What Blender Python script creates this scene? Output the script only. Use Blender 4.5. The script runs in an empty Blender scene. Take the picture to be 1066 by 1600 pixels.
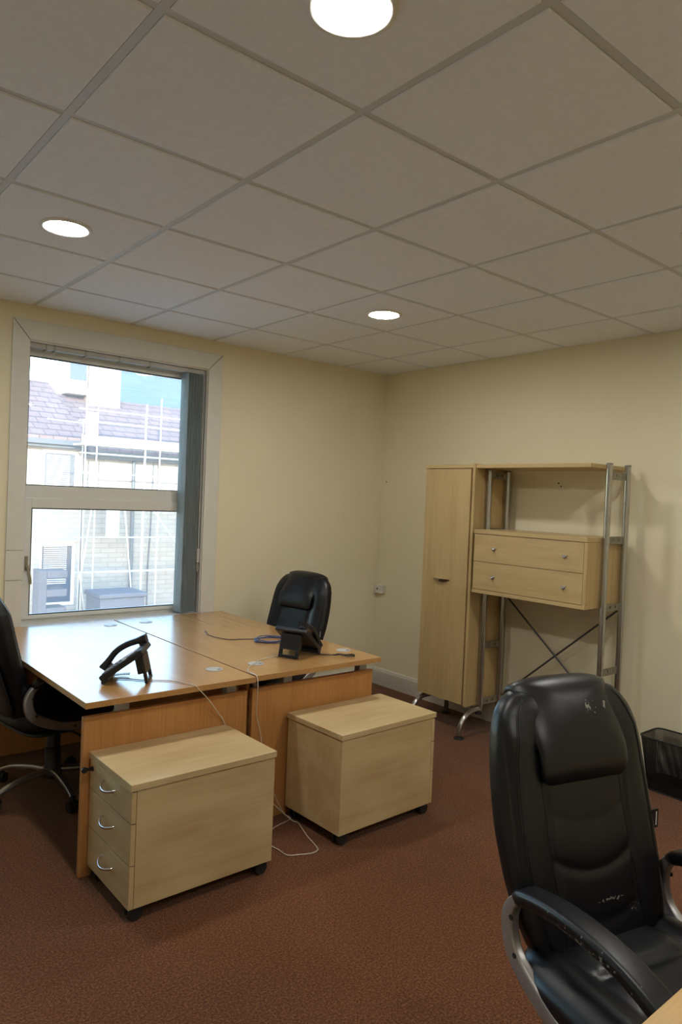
import bpy, math, random
import numpy as np
from mathutils import Vector, Matrix, noise

random.seed(3)
sc = bpy.context.scene
col = sc.collection
H = 2.637                      # ceiling height

# ------------------------------------------------------------------ camera
cam_d = bpy.data.cameras.new('camera')
cam = bpy.data.objects.new('camera', cam_d); col.objects.link(cam)
cam_d.sensor_fit = 'VERTICAL'; cam_d.sensor_height = 24.0
cam_d.lens = 24.0 * 1110.36 / 1600.0
cam_d.clip_start = 0.02; cam_d.clip_end = 400
pit, yaw, rol = -0.0186264, 0.6979562, 0.0415405
fw = Vector((math.cos(pit)*math.sin(yaw), math.cos(pit)*math.cos(yaw), math.sin(pit)))
rt = Vector((math.cos(yaw), -math.sin(yaw), 0))
up = rt.cross(fw)
r2 = rt*math.cos(rol) + up*math.sin(rol)
u2 = up*math.cos(rol) - rt*math.sin(rol)
M = Matrix((r2, u2, -fw)).transposed().to_4x4()
M.translation = Vector((-4.16443, -4.44635, 1.56415))
cam.matrix_world = M
sc.camera = cam

# ------------------------------------------------------------------ world, sun, exposure
w = bpy.data.worlds.new('sky'); sc.world = w; w.use_nodes = True
nt = w.node_tree; nt.nodes.clear()
o_ = nt.nodes.new('ShaderNodeOutputWorld'); bg = nt.nodes.new('ShaderNodeBackground')
sky = nt.nodes.new('ShaderNodeTexSky'); sky.sky_type = 'NISHITA'
sky.sun_disc = False; sky.sun_elevation = math.radians(14); sky.sun_rotation = math.radians(205)
sky.air_density = 1.3; sky.dust_density = 0.4; sky.ozone_density = 3.0
nt.links.new(sky.outputs[0], bg.inputs[0]); nt.links.new(bg.outputs[0], o_.inputs[0])
bg.inputs[1].default_value = 1.0
sd = bpy.data.lights.new('sun', 'SUN'); sun = bpy.data.objects.new('sun', sd); col.objects.link(sun)
sd.energy = 6.5; sd.angle = math.radians(0.6); sd.color = (1.0, 0.93, 0.82)
sun.rotation_euler = Vector((0.40, 0.90, -0.235)).to_track_quat('-Z', 'Y').to_euler()
sc.view_settings.view_transform = 'Standard'; sc.view_settings.look = 'None'
sc.view_settings.gamma = 1.0; sc.view_settings.use_curve_mapping = False
sc.view_settings.exposure = 1.05
LAMP = 88.0                     # emission of each downlight diffuser

# ------------------------------------------------------------------ material helpers
def newmat(name, colr, rough=0.5, metal=0.0, spec=0.5, coat=0.0):
    m = bpy.data.materials.new(name); m.use_nodes = True
    b = m.node_tree.nodes['Principled BSDF']
    b.inputs['Base Color'].default_value = (*colr, 1); b.inputs['Roughness'].default_value = rough
    b.inputs['Metallic'].default_value = metal; b.inputs['Specular IOR Level'].default_value = spec
    b.inputs['Coat Weight'].default_value = coat
    return m, m.node_tree, b

def texcoord(t, scale=(1, 1, 1), kind='Object', rot=(0, 0, 0)):
    tc = t.nodes.new('ShaderNodeTexCoord'); mp = t.nodes.new('ShaderNodeMapping')
    mp.inputs['Scale'].default_value = scale; mp.inputs['Rotation'].default_value = rot
    t.links.new(tc.outputs[kind], mp.inputs[0]); return mp.outputs[0]

def noise_tex(t, vec, scale, detail=4, rough=0.55):
    n = t.nodes.new('ShaderNodeTexNoise'); n.inputs['Scale'].default_value = scale
    n.inputs['Detail'].default_value = detail; n.inputs['Roughness'].default_value = rough
    t.links.new(vec, n.inputs['Vector']); return n.outputs['Fac']

def ramp(t, fac, stops):
    r = t.nodes.new('ShaderNodeValToRGB'); e = r.color_ramp.elements
    while len(e) < len(stops): e.new(0.5)
    for k, (p, c) in enumerate(stops): e[k].position = p; e[k].color = (*c, 1)
    t.links.new(fac, r.inputs[0]); return r.outputs[0]

def mixc(t, fac, a, b, mode='MIX'):
    m = t.nodes.new('ShaderNodeMix'); m.data_type = 'RGBA'; m.blend_type = mode
    for sock, v in ((m.inputs[0], fac), (m.inputs[6], a), (m.inputs[7], b)):
        if isinstance(v, (int, float)): sock.default_value = v
        elif isinstance(v, tuple): sock.default_value = (*v, 1)
        else: t.links.new(v, sock)
    return m.outputs[2]

def bump(t, b, fac, strength=0.2, dist=0.01):
    n = t.nodes.new('ShaderNodeBump'); n.inputs['Strength'].default_value = strength
    n.inputs['Distance'].default_value = dist
    t.links.new(fac, n.inputs['Height']); t.links.new(n.outputs[0], b.inputs['Normal'])

def plain(name, c, rough=0.5, metal=0.0, var=0.06, scale=12, bmp=0.0, spec=0.5):
    m, t, b = newmat(name, c, rough, metal, spec)
    v = texcoord(t); f = noise_tex(t, v, scale)
    lo = tuple(x*(1-var) for x in c); hi = tuple(min(1, x*(1+var)) for x in c)
    t.links.new(ramp(t, f, [(0.3, lo), (0.7, hi)]), b.inputs['Base Color'])
    if bmp: bump(t, b, noise_tex(t, v, scale*8), bmp, 0.002)
    return m

def wood(name, c1, c2, axis, rough=0.38, blot=0.12, fine=0.10):
    """c1/c2 linear colours, axis = grain direction"""
    m, t, b = newmat(name, c1, rough, 0, 0.4)
    s = [14.0, 14.0, 14.0]; s[axis] = 0.9
    v = texcoord(t, tuple(s))
    g = noise_tex(t, v, 1.6, 6, 0.6)
    base = ramp(t, g, [(0.33, c2), (0.52, c1), (0.70, tuple(x*1.06 for x in c1))])
    s2 = [140.0, 140.0, 140.0]; s2[axis] = 5.0
    f = noise_tex(t, texcoord(t, tuple(s2)), 1.0, 3)
    base = mixc(t, fine*3, base, ramp(t, f, [(0.35, tuple(x*0.80 for x in c1)), (0.65, tuple(x*1.08 for x in c1))]))
    s3 = [7.0, 7.0, 7.0]; s3[axis] = 2.6
    bl = noise_tex(t, texcoord(t, tuple(s3)), 1.0, 2)
    r = ramp(t, bl, [(0.40, (1, 1, 1)), (0.72, (1-blot, 1-blot*1.35, 1-blot*1.7))])
    base = mixc(t, 1.0, base, r, 'MULTIPLY')
    t.links.new(base, b.inputs['Base Color'])
    bump(t, b, f, 0.03, 0.001)
    return m

M_ = {}
MC1, MC2 = (0.60, 0.46, 0.25), (0.54, 0.40, 0.205)
M_['maple_x'] = wood('maple_grain_x', MC1, MC2, 0, blot=0.17)
M_['maple_y'] = wood('maple_grain_y', MC1, MC2, 1, blot=0.14)
M_['maple_z'] = wood('maple_grain_z', MC1, MC2, 2, blot=0.10)
UC1, UC2 = (0.55, 0.405, 0.195), (0.48, 0.34, 0.15)
M_['unit_y'] = wood('unit_maple_grain_y', UC1, UC2, 1, blot=0.07)
M_['unit_z'] = wood('unit_maple_grain_z', UC1, UC2, 2, blot=0.07)
BC1, BC2 = (0.50, 0.27, 0.095), (0.44, 0.225, 0.07)
M_['beech_y'] = wood('beech_grain_y', BC1, BC2, 1, rough=0.27, blot=0.05, fine=0.16)
for _m in ('beech_y',):
    _b = M_[_m].node_tree.nodes['Principled BSDF']; _b.inputs['Coat Weight'].default_value = 0.6; _b.inputs['Coat Roughness'].default_value = 0.22
M_['beech_x'] = wood('beech_grain_x', (0.56, 0.36, 0.15), (0.50, 0.30, 0.11), 0, rough=0.30, blot=0.05, fine=0.16)
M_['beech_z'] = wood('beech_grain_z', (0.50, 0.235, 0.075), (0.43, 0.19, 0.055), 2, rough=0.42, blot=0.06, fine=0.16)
M_['beech_edge'] = plain('beech_edge', (0.40, 0.215, 0.08), 0.4)
M_['white_upvc'] = plain('white_upvc', (0.70, 0.70, 0.66), 0.35, var=0.02)
M_['white_trim'] = plain('white_trim', (0.70, 0.69, 0.62), 0.45, var=0.03)
M_['skirting'] = plain('white_skirting_gloss', (0.68, 0.65, 0.57), 0.35, var=0.03)
M_['gasket'] = plain('black_gasket', (0.02, 0.02, 0.02), 0.6)
M_['brass_grey'] = plain('tarnished_handle', (0.33, 0.31, 0.22), 0.4, 0.7)
M_['silver'] = plain('satin_silver', (0.50, 0.50, 0.50), 0.28, 0.9, var=0.05)
M_['frame_silver'] = plain('silver_painted_arm', (0.42, 0.41, 0.41), 0.38, 0.75, var=0.05)
M_['chrome'] = plain('bright_chrome', (0.75, 0.75, 0.75), 0.14, 1.0, var=0.02)
M_['tube'] = plain('grey_metal_tube', (0.46, 0.455, 0.45), 0.20, 0.95, var=0.02)
M_['tube_dark'] = plain('dark_metal_rod', (0.13, 0.13, 0.14), 0.4, 0.7)
M_['bracket'] = plain('olive_grey_bracket', (0.27, 0.255, 0.20), 0.4, 0.5)
M_['grey_paint'] = plain('grey_painted_steel', (0.42, 0.43, 0.43), 0.45, 0.2)
M_['black_plastic'] = plain('black_plastic', (0.014, 0.014, 0.016), 0.38)
M_['black_rubber'] = plain('black_rubber', (0.012, 0.012, 0.012), 0.6)
M_['phone_black'] = plain('phone_black', (0.010, 0.011, 0.017), 0.33)
M_['phone_key'] = plain('phone_key_grey', (0.20, 0.21, 0.24), 0.35)
M_['phone_screen'] = plain('phone_screen', (0.16, 0.18, 0.17), 0.12)
M_['grommet'] = plain('grey_grommet', (0.46, 0.46, 0.43), 0.4)
M_['white_plastic'] = plain('white_plastic', (0.72, 0.70, 0.64), 0.4)
M_['cord_white'] = plain('cream_cord', (0.62, 0.56, 0.44), 0.5)
M_['cord_black'] = plain('black_cord', (0.012, 0.012, 0.014), 0.45)
M_['cord_blue'] = plain('blue_grey_cable', (0.085, 0.105, 0.24), 0.4)
M_['hole'] = plain('dark_hole', (0.015, 0.012, 0.01), 0.8)
M_['tile'] = plain('ceiling_tile_white', (0.85, 0.885, 0.95), 0.85, var=0.025, scale=40, bmp=0.35)
M_['tbar'] = plain('ceiling_grid_metal', (0.60, 0.625, 0.65), 0.5, var=0.03)
M_['mesh_bin'] = plain('black_wire', (0.010, 0.010, 0.010), 0.45, 0.3)

# walls: cream emulsion over textured paper
def wallmat():
    m, t, b = newmat('cream_wall_paint', (0.72, 0.63, 0.43), 0.72, 0, 0.3)
    v = texcoord(t)
    c = ramp(t, noise_tex(t, v, 1.3, 3), [(0.3, (0.79, 0.72, 0.51)), (0.7, (0.83, 0.76, 0.55))])
    t.links.new(c, b.inputs['Base Color'])
    bump(t, b, noise_tex(t, v, 160, 4), 0.22, 0.002)
    return m
M_['wall'] = wallmat()

def carpetmat():
    m, t, b = newmat('rust_carpet', (0.16, 0.06, 0.03), 0.95, 0, 0.15)
    v = texcoord(t)
    f = noise_tex(t, v, 130, 3, 0.7)
    c = ramp(t, f, [(0.30, (0.036, 0.010, 0.003)), (0.5, (0.128, 0.042, 0.012)), (0.72, (0.29, 0.13, 0.050))])
    big = ramp(t, noise_tex(t, v, 1.1, 3), [(0.3, (0.84, 0.84, 0.84)), (0.7, (1.08, 1.06, 1.04))])
    t.links.new(mixc(t, 1.0, c, big, 'MULTIPLY'), b.inputs['Base Color'])
    bump(t, b, noise_tex(t, v, 260, 3), 0.7, 0.004)
    b.inputs['Sheen Weight'].default_value = 0.15
    return m
M_['carpet'] = carpetmat()

def leather(name, scuffs=None):
    m, t, b = newmat(name, (0.005, 0.0055, 0.0075), 0.36, 0, 0.40)
    v = texcoord(t)
    h = noise_tex(t, v, 14, 4, 0.55)
    fine = noise_tex(t, v, 420, 2)
    a = t.nodes.new('ShaderNodeMath'); a.operation = 'MULTIPLY_ADD'
    t.links.new(fine, a.inputs[0]); a.inputs[1].default_value = 0.12; t.links.new(h, a.inputs[2])
    bump(t, b, a.outputs[0], 0.16, 0.005)
    r = t.nodes.new('ShaderNodeMapRange'); t.links.new(h, r.inputs[0])
    r.inputs[3].default_value = 0.28; r.inputs[4].default_value = 0.46
    t.links.new(r.outputs[0], b.inputs['Roughness'])
    c = (0.005, 0.0055, 0.0075)
    if scuffs:
        tc = t.nodes.new('ShaderNodeTexCoord'); last = None
        for (p, rad, sc_, thr) in scuffs:
            mp = t.nodes.new('ShaderNodeMapping'); mp.vector_type = 'POINT'
            mp.inputs['Location'].default_value = tuple(-q/s for q, s in zip(p, rad))
            mp.inputs['Scale'].default_value = tuple(1/s for s in rad)
            t.links.new(tc.outputs['Object'], mp.inputs[0])
            ln = t.nodes.new('ShaderNodeVectorMath'); ln.operation = 'LENGTH'; t.links.new(mp.outputs[0], ln.inputs[0])
            n = noise_tex(t, tc.outputs['Object'], sc_, 4, 0.6)
            s1 = t.nodes.new('ShaderNodeMath'); s1.operation = 'MULTIPLY_ADD'
            t.links.new(ln.outputs['Value'], s1.inputs[0]); s1.inputs[1].default_value = -0.16; t.links.new(n, s1.inputs[2])
            g = t.nodes.new('ShaderNodeMath'); g.operation = 'GREATER_THAN'
            t.links.new(s1.outputs[0], g.inputs[0]); g.inputs[1].default_value = thr
            if last is None: last = g.outputs[0]
            else:
                mx = t.nodes.new('ShaderNodeMath'); mx.operation = 'MAXIMUM'
                t.links.new(last, mx.inputs[0]); t.links.new(g.outputs[0], mx.inputs[1]); last = mx.outputs[0]
        t.links.new(mixc(t, last, c, (0.22, 0.21, 0.18)), b.inputs['Base Color'])
    return m
M_['leather'] = leather('black_leatherette')
M_['leather_back_worn'] = leather('worn_leatherette_back', [((-0.030, -0.37, 1.035), (0.020, 0.12, 0.016), 110, 0.44),
                                                     ((-0.095, -0.37, 1.035), (0.006, 0.12, 0.006), 90, 0.30),
                                                     ((-0.03, -0.20, 0.575), (0.045, 0.10, 0.006), 110, 0.46),
                                                     ((-0.10, -0.20, 0.545), (0.020, 0.10, 0.010), 130, 0.49)])
M_['leather_arm_worn'] = leather('worn_leatherette_arm', [((0.288, 0.00, 0.655), (0.016, 0.12, 0.022), 75, 0.47),
                                                     ((0.288, 0.19, 0.61), (0.012, 0.05, 0.02), 75, 0.50)])

def blindmat():
    m, t, b = newmat('blue_green_blind_fabric', (0.25, 0.33, 0.33), 0.8)
    v = texcoord(t, (60, 60, 4))
    c = ramp(t, noise_tex(t, v, 1.5, 3), [(0.3, (0.44, 0.50, 0.50)), (0.7, (0.62, 0.70, 0.73))])
    t.links.new(c, b.inputs['Base Color'])
    b.inputs['Subsurface Weight'].default_value = 0.0
    tr = t.nodes.new('ShaderNodeBsdfTranslucent'); t.links.new(c, tr.inputs[0])
    mx = t.nodes.new('ShaderNodeMixShader'); mx.inputs[0].default_value = 0.45
    t.links.new(b.outputs[0], mx.inputs[1]); t.links.new(tr.outputs[0], mx.inputs[2])
    t.links.new(mx.outputs[0], t.nodes['Material Output'].inputs[0])
    return m
M_['blind'] = blindmat()

def glassmat(name='window_glass', tint=(0.93, 0.96, 0.97)):
    m = bpy.data.materials.new(name); m.use_nodes = True; t = m.node_tree; t.nodes.clear()
    o = t.nodes.new('ShaderNodeOutputMaterial'); tr = t.nodes.new('ShaderNodeBsdfTransparent')
    gl = t.nodes.new('ShaderNodeBsdfGlossy'); gl.inputs['Roughness'].default_value = 0.02
    tr.inputs[0].default_value = (*tint, 1)
    fr = t.nodes.new('ShaderNodeFresnel'); fr.inputs[0].default_value = 1.45
    mx = t.nodes.new('ShaderNodeMixShader')
    t.links.new(fr.outputs[0], mx.inputs[0]); t.links.new(tr.outputs[0], mx.inputs[1]); t.links.new(gl.outputs[0], mx.inputs[2])
    # thin film of dirt on the pane, bluish haze put into its colour
    df = t.nodes.new('ShaderNodeBsdfTranslucent'); df.inputs[0].default_value = (0.75, 0.8, 0.85, 1)
    v = texcoord(t); n = noise_tex(t, v, 3.0, 5)
    r = t.nodes.new('ShaderNodeMapRange'); t.links.new(n, r.inputs[0])
    r.inputs[3].default_value = 0.02; r.inputs[4].default_value = 0.10
    m2 = t.nodes.new('ShaderNodeMixShader'); t.links.new(r.outputs[0], m2.inputs[0])
    t.links.new(mx.outputs[0], m2.inputs[1]); t.links.new(df.outputs[0], m2.inputs[2])
    t.links.new(m2.outputs[0], o.inputs[0])
    return m
M_['glass'] = glassmat()

def emit(name, c, s):
    m = bpy.data.materials.new(name); m.use_nodes = True; t = m.node_tree; t.nodes.clear()
    o = t.nodes.new('ShaderNodeOutputMaterial'); e = t.nodes.new('ShaderNodeEmission')
    e.inputs[0].default_value = (*c, 1); e.inputs[1].default_value = s
    t.links.new(e.outputs[0], o.inputs[0]); return m

# ------------------------------------------------------------------ geometry helpers
def rootof(o):
    while o.parent: o = o.parent
    return o

def mk(name, verts, faces, mat, parent=None, smooth=False, bevel=0.0, seg=2, auto=None):
    me = bpy.data.meshes.new(name)
    off = Vector((0, 0, 0))
    if parent is not None: off = rootof(parent).location
    me.from_pydata([tuple(Vector(v) - off) for v in verts], [], faces)
    me.materials.append(M_[mat] if isinstance(mat, str) else mat)
    if smooth: me.polygons.foreach_set('use_smooth', [True]*len(me.polygons))
    me.update()
    o = bpy.data.objects.new(name, me); col.objects.link(o)
    if parent is not None: o.parent = parent
    if bevel:
        b = o.modifiers.new('bevel', 'BEVEL'); b.width = bevel; b.segments = seg; b.limit_method = 'ANGLE'
    if auto is not None:
        try: me.set_sharp_from_angle(angle=math.radians(auto))
        except Exception: pass
    return o

class MB:
    def __init__(s): s.v = []; s.f = []
    def add(s, v, f):
        n = len(s.v); s.v += [Vector(x) for x in v]; s.f += [tuple(i+n for i in q) for q in f]; return s
    def box(s, a, b, xf=None):
        x0, y0, z0 = a; x1, y1, z1 = b
        x0, x1 = min(x0, x1), max(x0, x1); y0, y1 = min(y0, y1), max(y0, y1); z0, z1 = min(z0, z1), max(z0, z1)
        v = [Vector(p) for p in ((x0,y0,z0),(x1,y0,z0),(x1,y1,z0),(x0,y1,z0),(x0,y0,z1),(x1,y0,z1),(x1,y1,z1),(x0,y1,z1))]
        if xf is not None: v = [xf @ p for p in v]
        return s.add(v, [(0,3,2,1),(4,5,6,7),(0,1,5,4),(1,2,6,5),(2,3,7,6),(3,0,4,7)])
    def cyl(s, p0, p1, r0, r1=None, n=20, cap=True):
        if r1 is None: r1 = r0
        p0 = Vector(p0); p1 = Vector(p1); d = (p1-p0).normalized()
        a = d.orthogonal().normalized(); b = d.cross(a)
        v = []
        for p, r in ((p0, r0), (p1, r1)):
            for k in range(n):
                t = 2*math.pi*k/n; v.append(p + a*math.cos(t)*r + b*math.sin(t)*r)
        f = [(k, (k+1) % n, n+(k+1) % n, n+k) for k in range(n)]
        if cap: f += [tuple(reversed(range(n))), tuple(range(n, 2*n))]
        return s.add(v, f)
    def lathe(s, prof, c=(0, 0, 0), n=24, axis='z'):
        v = []; f = []
        for (r, z) in prof:
            for k in range(n):
                t = 2*math.pi*k/n
                if axis == 'z': v.append((c[0]+r*math.cos(t), c[1]+r*math.sin(t), c[2]+z))
                elif axis == 'x': v.append((c[0]+z, c[1]+r*math.cos(t), c[2]+r*math.sin(t)))
                else: v.append((c[0]+r*math.sin(t), c[1]+z, c[2]+r*math.cos(t)))
        for i in range(len(prof)-1):
            for k in range(n):
                f.append((i*n+k, i*n+(k+1) % n, (i+1)*n+(k+1) % n, (i+1)*n+k))
        f.append(tuple(reversed(range(n)))); m = (len(prof)-1)*n; f.append(tuple(range(m, m+n)))
        return s.add(v, f)
    def tube(s, pts, r, n=10, closed=False):
        return s.sweep(pts, [(r*math.cos(2*math.pi*k/n), r*math.sin(2*math.pi*k/n)) for k in range(n)], closed=closed)
    def sweep(s, pts, sec, ref=None, closed=False, scale=None):
        """sec = list of (a, b) offsets: a along ref, b along ref x tangent; scale(i) -> (sa, sb)"""
        pts = [Vector(p) for p in pts]; m = len(pts); n = len(sec); v = []; f = []
        prev = None
        for i, p in enumerate(pts):
            if closed: t = (pts[(i+1) % m]-pts[i-1]).normalized()
            else: t = (pts[min(i+1, m-1)]-pts[max(i-1, 0)]).normalized()
            if ref is not None: a = Vector(ref); a = (a - t*a.dot(t)).normalized()
            elif prev is None: a = t.orthogonal().normalized()
            else: a = (prev - t*prev.dot(t)).normalized()
            prev = a; b = t.cross(a)
            sa, sb = scale(i) if scale else (1, 1)
            for (x, y) in sec: v.append(p + a*x*sa + b*y*sb)
        for i in range(m if closed else m-1):
            j = (i+1) % m
            for k in range(n): f.append((i*n+k, i*n+(k+1) % n, j*n+(k+1) % n, j*n+k))
        if not closed: f.append(tuple(reversed(range(n)))); f.append(tuple(range((m-1)*n, m*n)))
        return s.add(v, f)
    def mk(s, name, mat, parent=None, **k): return mk(name, s.v, s.f, mat, parent, **k)

def cr(pts, n=8, closed=False):
    P = [Vector(p) for p in pts]; out = []; m = len(P)
    rng = range(m) if closed else range(m-1)
    for i in rng:
        p0 = P[(i-1) % m] if closed or i > 0 else P[0]*2-P[1]
        p1 = P[i]; p2 = P[(i+1) % m]
        p3 = P[(i+2) % m] if closed or i+2 < m else P[-1]*2-P[-2]
        for k in range(n):
            t = k/n
            out.append(0.5*((2*p1)+(p2-p0)*t+(2*p0-5*p1+4*p2-p3)*t*t+(3*p1-p0-3*p2+p3)*t*t*t))
    if not closed: out.append(P[-1])
    return out

def rrect(a, b, r, n=4):
    out = []
    for cx, cy, s0 in ((a-r, b-r, 0), (-a+r, b-r, 90), (-a+r, -b+r, 180), (a-r, -b+r, 270)):
        for k in range(n+1):
            t = math.radians(s0+90*k/n); out.append((cx+r*math.cos(t), cy+r*math.sin(t)))
    return out

def box(name, a, b, mat, parent=None, bevel=0.0015, **k):
    return MB().box(a, b).mk(name, mat, parent, bevel=bevel, **k)

def tag(o, label, cat=None, group=None, kind=None):
    if label: o['label'] = label
    if cat: o['category'] = cat
    if group: o['group'] = group
    if kind: o['kind'] = kind
    return o

def thing(name, loc, label, cat, group=None):
    o = bpy.data.objects.new(name, None); col.objects.link(o); o.location = loc
    o.empty_display_size = 0.1
    return tag(o, label, cat, group)

def struct(o): o['kind'] = 'structure'; return o

def dup(root):
    r = root.copy(); col.objects.link(r)
    for ch in list(root.children):
        c = ch.copy(); col.objects.link(c); c.parent = r
        for g in list(ch.children):
            d = g.copy(); col.objects.link(d); d.parent = c
    return r

# ------------------------------------------------------------------ room shell
XL, YB = -5.30, -6.20
struct(box('floor', (XL-0.3, YB-0.3, -0.12), (0.3, 0.32, 0.0), 'carpet', bevel=0))
struct(box('wall_right', (0, YB-0.3, 0), (0.3, 0.32, H+0.25), 'wall', bevel=0))
struct(box('wall_left', (XL-0.3, YB-0.3, 0), (XL, 0.32, H+0.25), 'wall', bevel=0))
struct(box('wall_back', (XL, YB-0.3, 0), (0, YB, H+0.25), 'wall', bevel=0))
WX0, WX1, WZ0, WZ1 = -2.895, -1.700, 0.700, 2.428       # window opening
VX0, VX1 = -4.95, -3.755                                # second window, added out of view to bring in more daylight
mb = MB(); mb.box((XL, 0, 0), (VX0, 0.32, H+0.25)); mb.box((VX1, 0, 0), (WX0, 0.32, H+0.25))
mb.box((VX0, 0, 0), (VX1, 0.32, WZ0)); mb.box((VX0, 0, WZ1), (VX1, 0.32, H+0.25)); mb.box((WX1, 0, 0), (0, 0.32, H+0.25))
mb.box((WX0, 0, 0), (WX1, 0.32, WZ0)); mb.box((WX0, 0, WZ1), (WX1, 0.32, H+0.25))
wall_far = struct(mb.mk('wall_window', 'wall'))
for p in ((-1.732, 1.728), (-1.752, 1.707), (-0.065, 1.723)):
    h_ = MB().cyl((0.0, p[0], p[1]), (-0.0015, p[0], p[1]), 0.0055, n=12).mk('screw_hole', 'hole', bpy.data.objects['wall_right'])
# skirting boards: one board each, with a moulded upper lip
def skirting(name, a, b, n):
    """a, b ends on the wall face, n = into the room"""
    a, b, n = Vector(a), Vector(b), Vector(n)
    prof = [(0, 0), (0.016, 0), (0.016, 0.118), (0.012, 0.124), (0.012, 0.130), (0.007, 0.140), (0, 0.142)]
    v = [p + n*q + Vector((0, 0, z)) for p in (a, b) for q, z in prof]; k = len(prof)
    f = [(i, (i+1) % k, k+(i+1) % k, k+i) for i in range(k)] + [tuple(range(k)), tuple(reversed(range(k, 2*k)))]
    return struct(mk(name, v, f, 'skirting'))
skirting('baseboard_window', (XL, 0, 0), (-0.016, 0, 0), (0, -1, 0))
skirting('baseboard_right', (0, YB, 0), (0, 0, 0), (-1, 0, 0))
skirting('baseboard_left', (XL, YB, 0), (XL, -0.016, 0), (1, 0, 0))
skirting('baseboard_back', (XL+0.016, YB, 0), (-0.016, YB, 0), (0, 1, 0))

# ceiling: slab above, exposed tee grid, drop-edge tiles each its own object
ceil = struct(box('ceiling', (XL, YB, H+0.05), (0, 0, H+0.20), 'tile', bevel=0))
GX, GY, P = -0.476, -0.533, 0.600
xs = [GX - P*k for k in range(9)]; ys = [GY - P*k for k in range(11)]
xs = [x for x in xs if x > XL]; ys = [y for y in ys if y > YB]
B = 0.012
for x in xs:                                   # main tees
    MB().box((x-B, YB, H), (x+B, 0, H+0.004)).box((x-0.001, YB, H+0.004), (x+0.001, 0, H+0.04)).mk('main_tee', 'tbar', ceil)
cross_mesh = {}
exs = [0.0] + xs + [XL]; eys = [0.0] + ys + [YB]
for y in ys:
    for i in range(len(exs)-1):
        x1 = exs[i] - (B if i else 0); x0 = exs[i+1] + (B if i+1 < len(exs)-1 else 0)
        MB().box((x0, y-B, H+0.0005), (x1, y+B, H+0.004)).mk('cross_tee', 'tbar', ceil)
def tile_bm(x0, x1, y0, y1):
    g = 0.0015; zf = H - 0.0045; c = 0.0035
    a = [(x0+g, y0+g), (x1-g, y0+g), (x1-g, y1-g), (x0+g, y1-g)]
    b = [(x0+g+c, y0+g+c), (x1-g-c, y0+g+c), (x1-g-c, y1-g-c), (x0+g+c, y1-g-c)]
    v = [(*p, H+0.016) for p in a] + [(*p, H-0.0005) for p in a] + [(*p, zf) for p in b]
    f = [(0, 1, 2, 3)] + [(k, 4+k, 4+(k+1) % 4, (k+1) % 4) for k in range(4)] + \
        [(4+k, 8+k, 8+(k+1) % 4, 4+(k+1) % 4) for k in range(4)] + [(11, 10, 9, 8)]
    return v, f
for i in range(len(exs)-1):
    for j in range(len(eys)-1):
        x1 = exs[i] - (B if i else 0); x0 = exs[i+1] + (B if i+1 < len(exs)-1 else 0)
        y1 = eys[j] - (B if j else 0); y0 = eys[j+1] + (B if j+1 < len(eys)-1 else 0)
        if x1-x0 < 0.03 or y1-y0 < 0.03: continue
        v, f = tile_bm(x0, x1, y0, y1)
        mk('ceiling_tile', v, f, 'tile', ceil)

# ------------------------------------------------------------------ downlights
lamp_mat = emit('downlight_diffuser', (1.0, 0.972, 0.91), LAMP)
ring_mat = plain('white_lamp_rim', (0.75, 0.75, 0.70), 0.4)
lamp_labels = {
    (-3.176, -3.233): 'lit round white ceiling downlight at the top edge, nearest of all',
    (-3.176, -1.433): 'lit round white ceiling downlight nearest to the window wall, left side',
    (-1.376, -1.433): 'lit round white ceiling downlight nearest to the corner of the two walls',
    (-1.376, -3.233): 'lit round white ceiling downlight cut by the right edge of the photo',
    (-3.176, -5.033): 'added round white ceiling downlight, unseen behind the viewer, left one',  # unseen pair added behind the viewer, continuing the lamp grid
    (-1.376, -5.033): 'added round white ceiling downlight, unseen behind the viewer, right one'}
for (x, y), lab in lamp_labels.items():
    z = H - 0.0045
    t = thing('ceiling_downlight', (x, y, z), lab, 'ceiling light', 'round downlights in the ceiling tiles')
    MB().lathe([(0.080, -0.001), (0.086, -0.007), (0.094, -0.008), (0.103, -0.004), (0.104, 0.0), (0.080, 0.0)], (x, y, z), 40).mk('rim', ring_mat, t, smooth=True, auto=40)
    MB().lathe([(0.0815, -0.0005), (0.0815, -0.004), (0.075, -0.0055), (0.001, -0.0058)], (x, y, z), 40).mk('diffuser', lamp_mat, t)

# ------------------------------------------------------------------ window
win = bpy.data.objects.new('window_1', None); col.objects.link(win); win.location = (-2.3, 0, WZ0); struct(win)
TO = [(-2.992, 2.545), (-1.590, 2.545)]
# mitred architrave, left one in three lengths (cover strips of boxing)
mk('trim', [(-2.990,-0.012,2.545),(-1.592,-0.012,2.545),(WX1-0.002,-0.012,WZ1+0.002),(WX0+0.002,-0.012,WZ1+0.002),
            (-2.990,0.001,2.545),(-1.592,0.001,2.545),(WX1-0.002,0.001,WZ1+0.002),(WX0+0.002,0.001,WZ1+0.002)],
   [(0,3,2,1),(4,5,6,7),(0,1,5,4),(1,2,6,5),(2,3,7,6),(3,0,4,7)], 'white_trim', win, bevel=0.002)
def side_trim(xo, xi, z0, z1, mit):
    dz = 0.117 if mit else 0
    v = [(xo,-0.012,z0),(xi,-0.012,z0),(xi,-0.012,z1-dz),(xo,-0.012,z1),(xo,0.001,z0),(xi,0.001,z0),(xi,0.001,z1-dz),(xo,0.001,z1)]
    f = [(0,1,2,3),(7,6,5,4),(1,0,4,5),(2,1,5,6),(3,2,6,7),(0,3,7,4)]
    if xo > xi: f = [tuple(reversed(q)) for q in f]
    return mk('trim', v, f, 'white_trim', win, bevel=0.002)
side_trim(-2.992, WX0, 1.181, 2.543, True)
side_trim(-2.992, WX0, 1.003, 1.178, False)
side_trim(-2.992, WX0, 0.15, 1.000, False)
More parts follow.
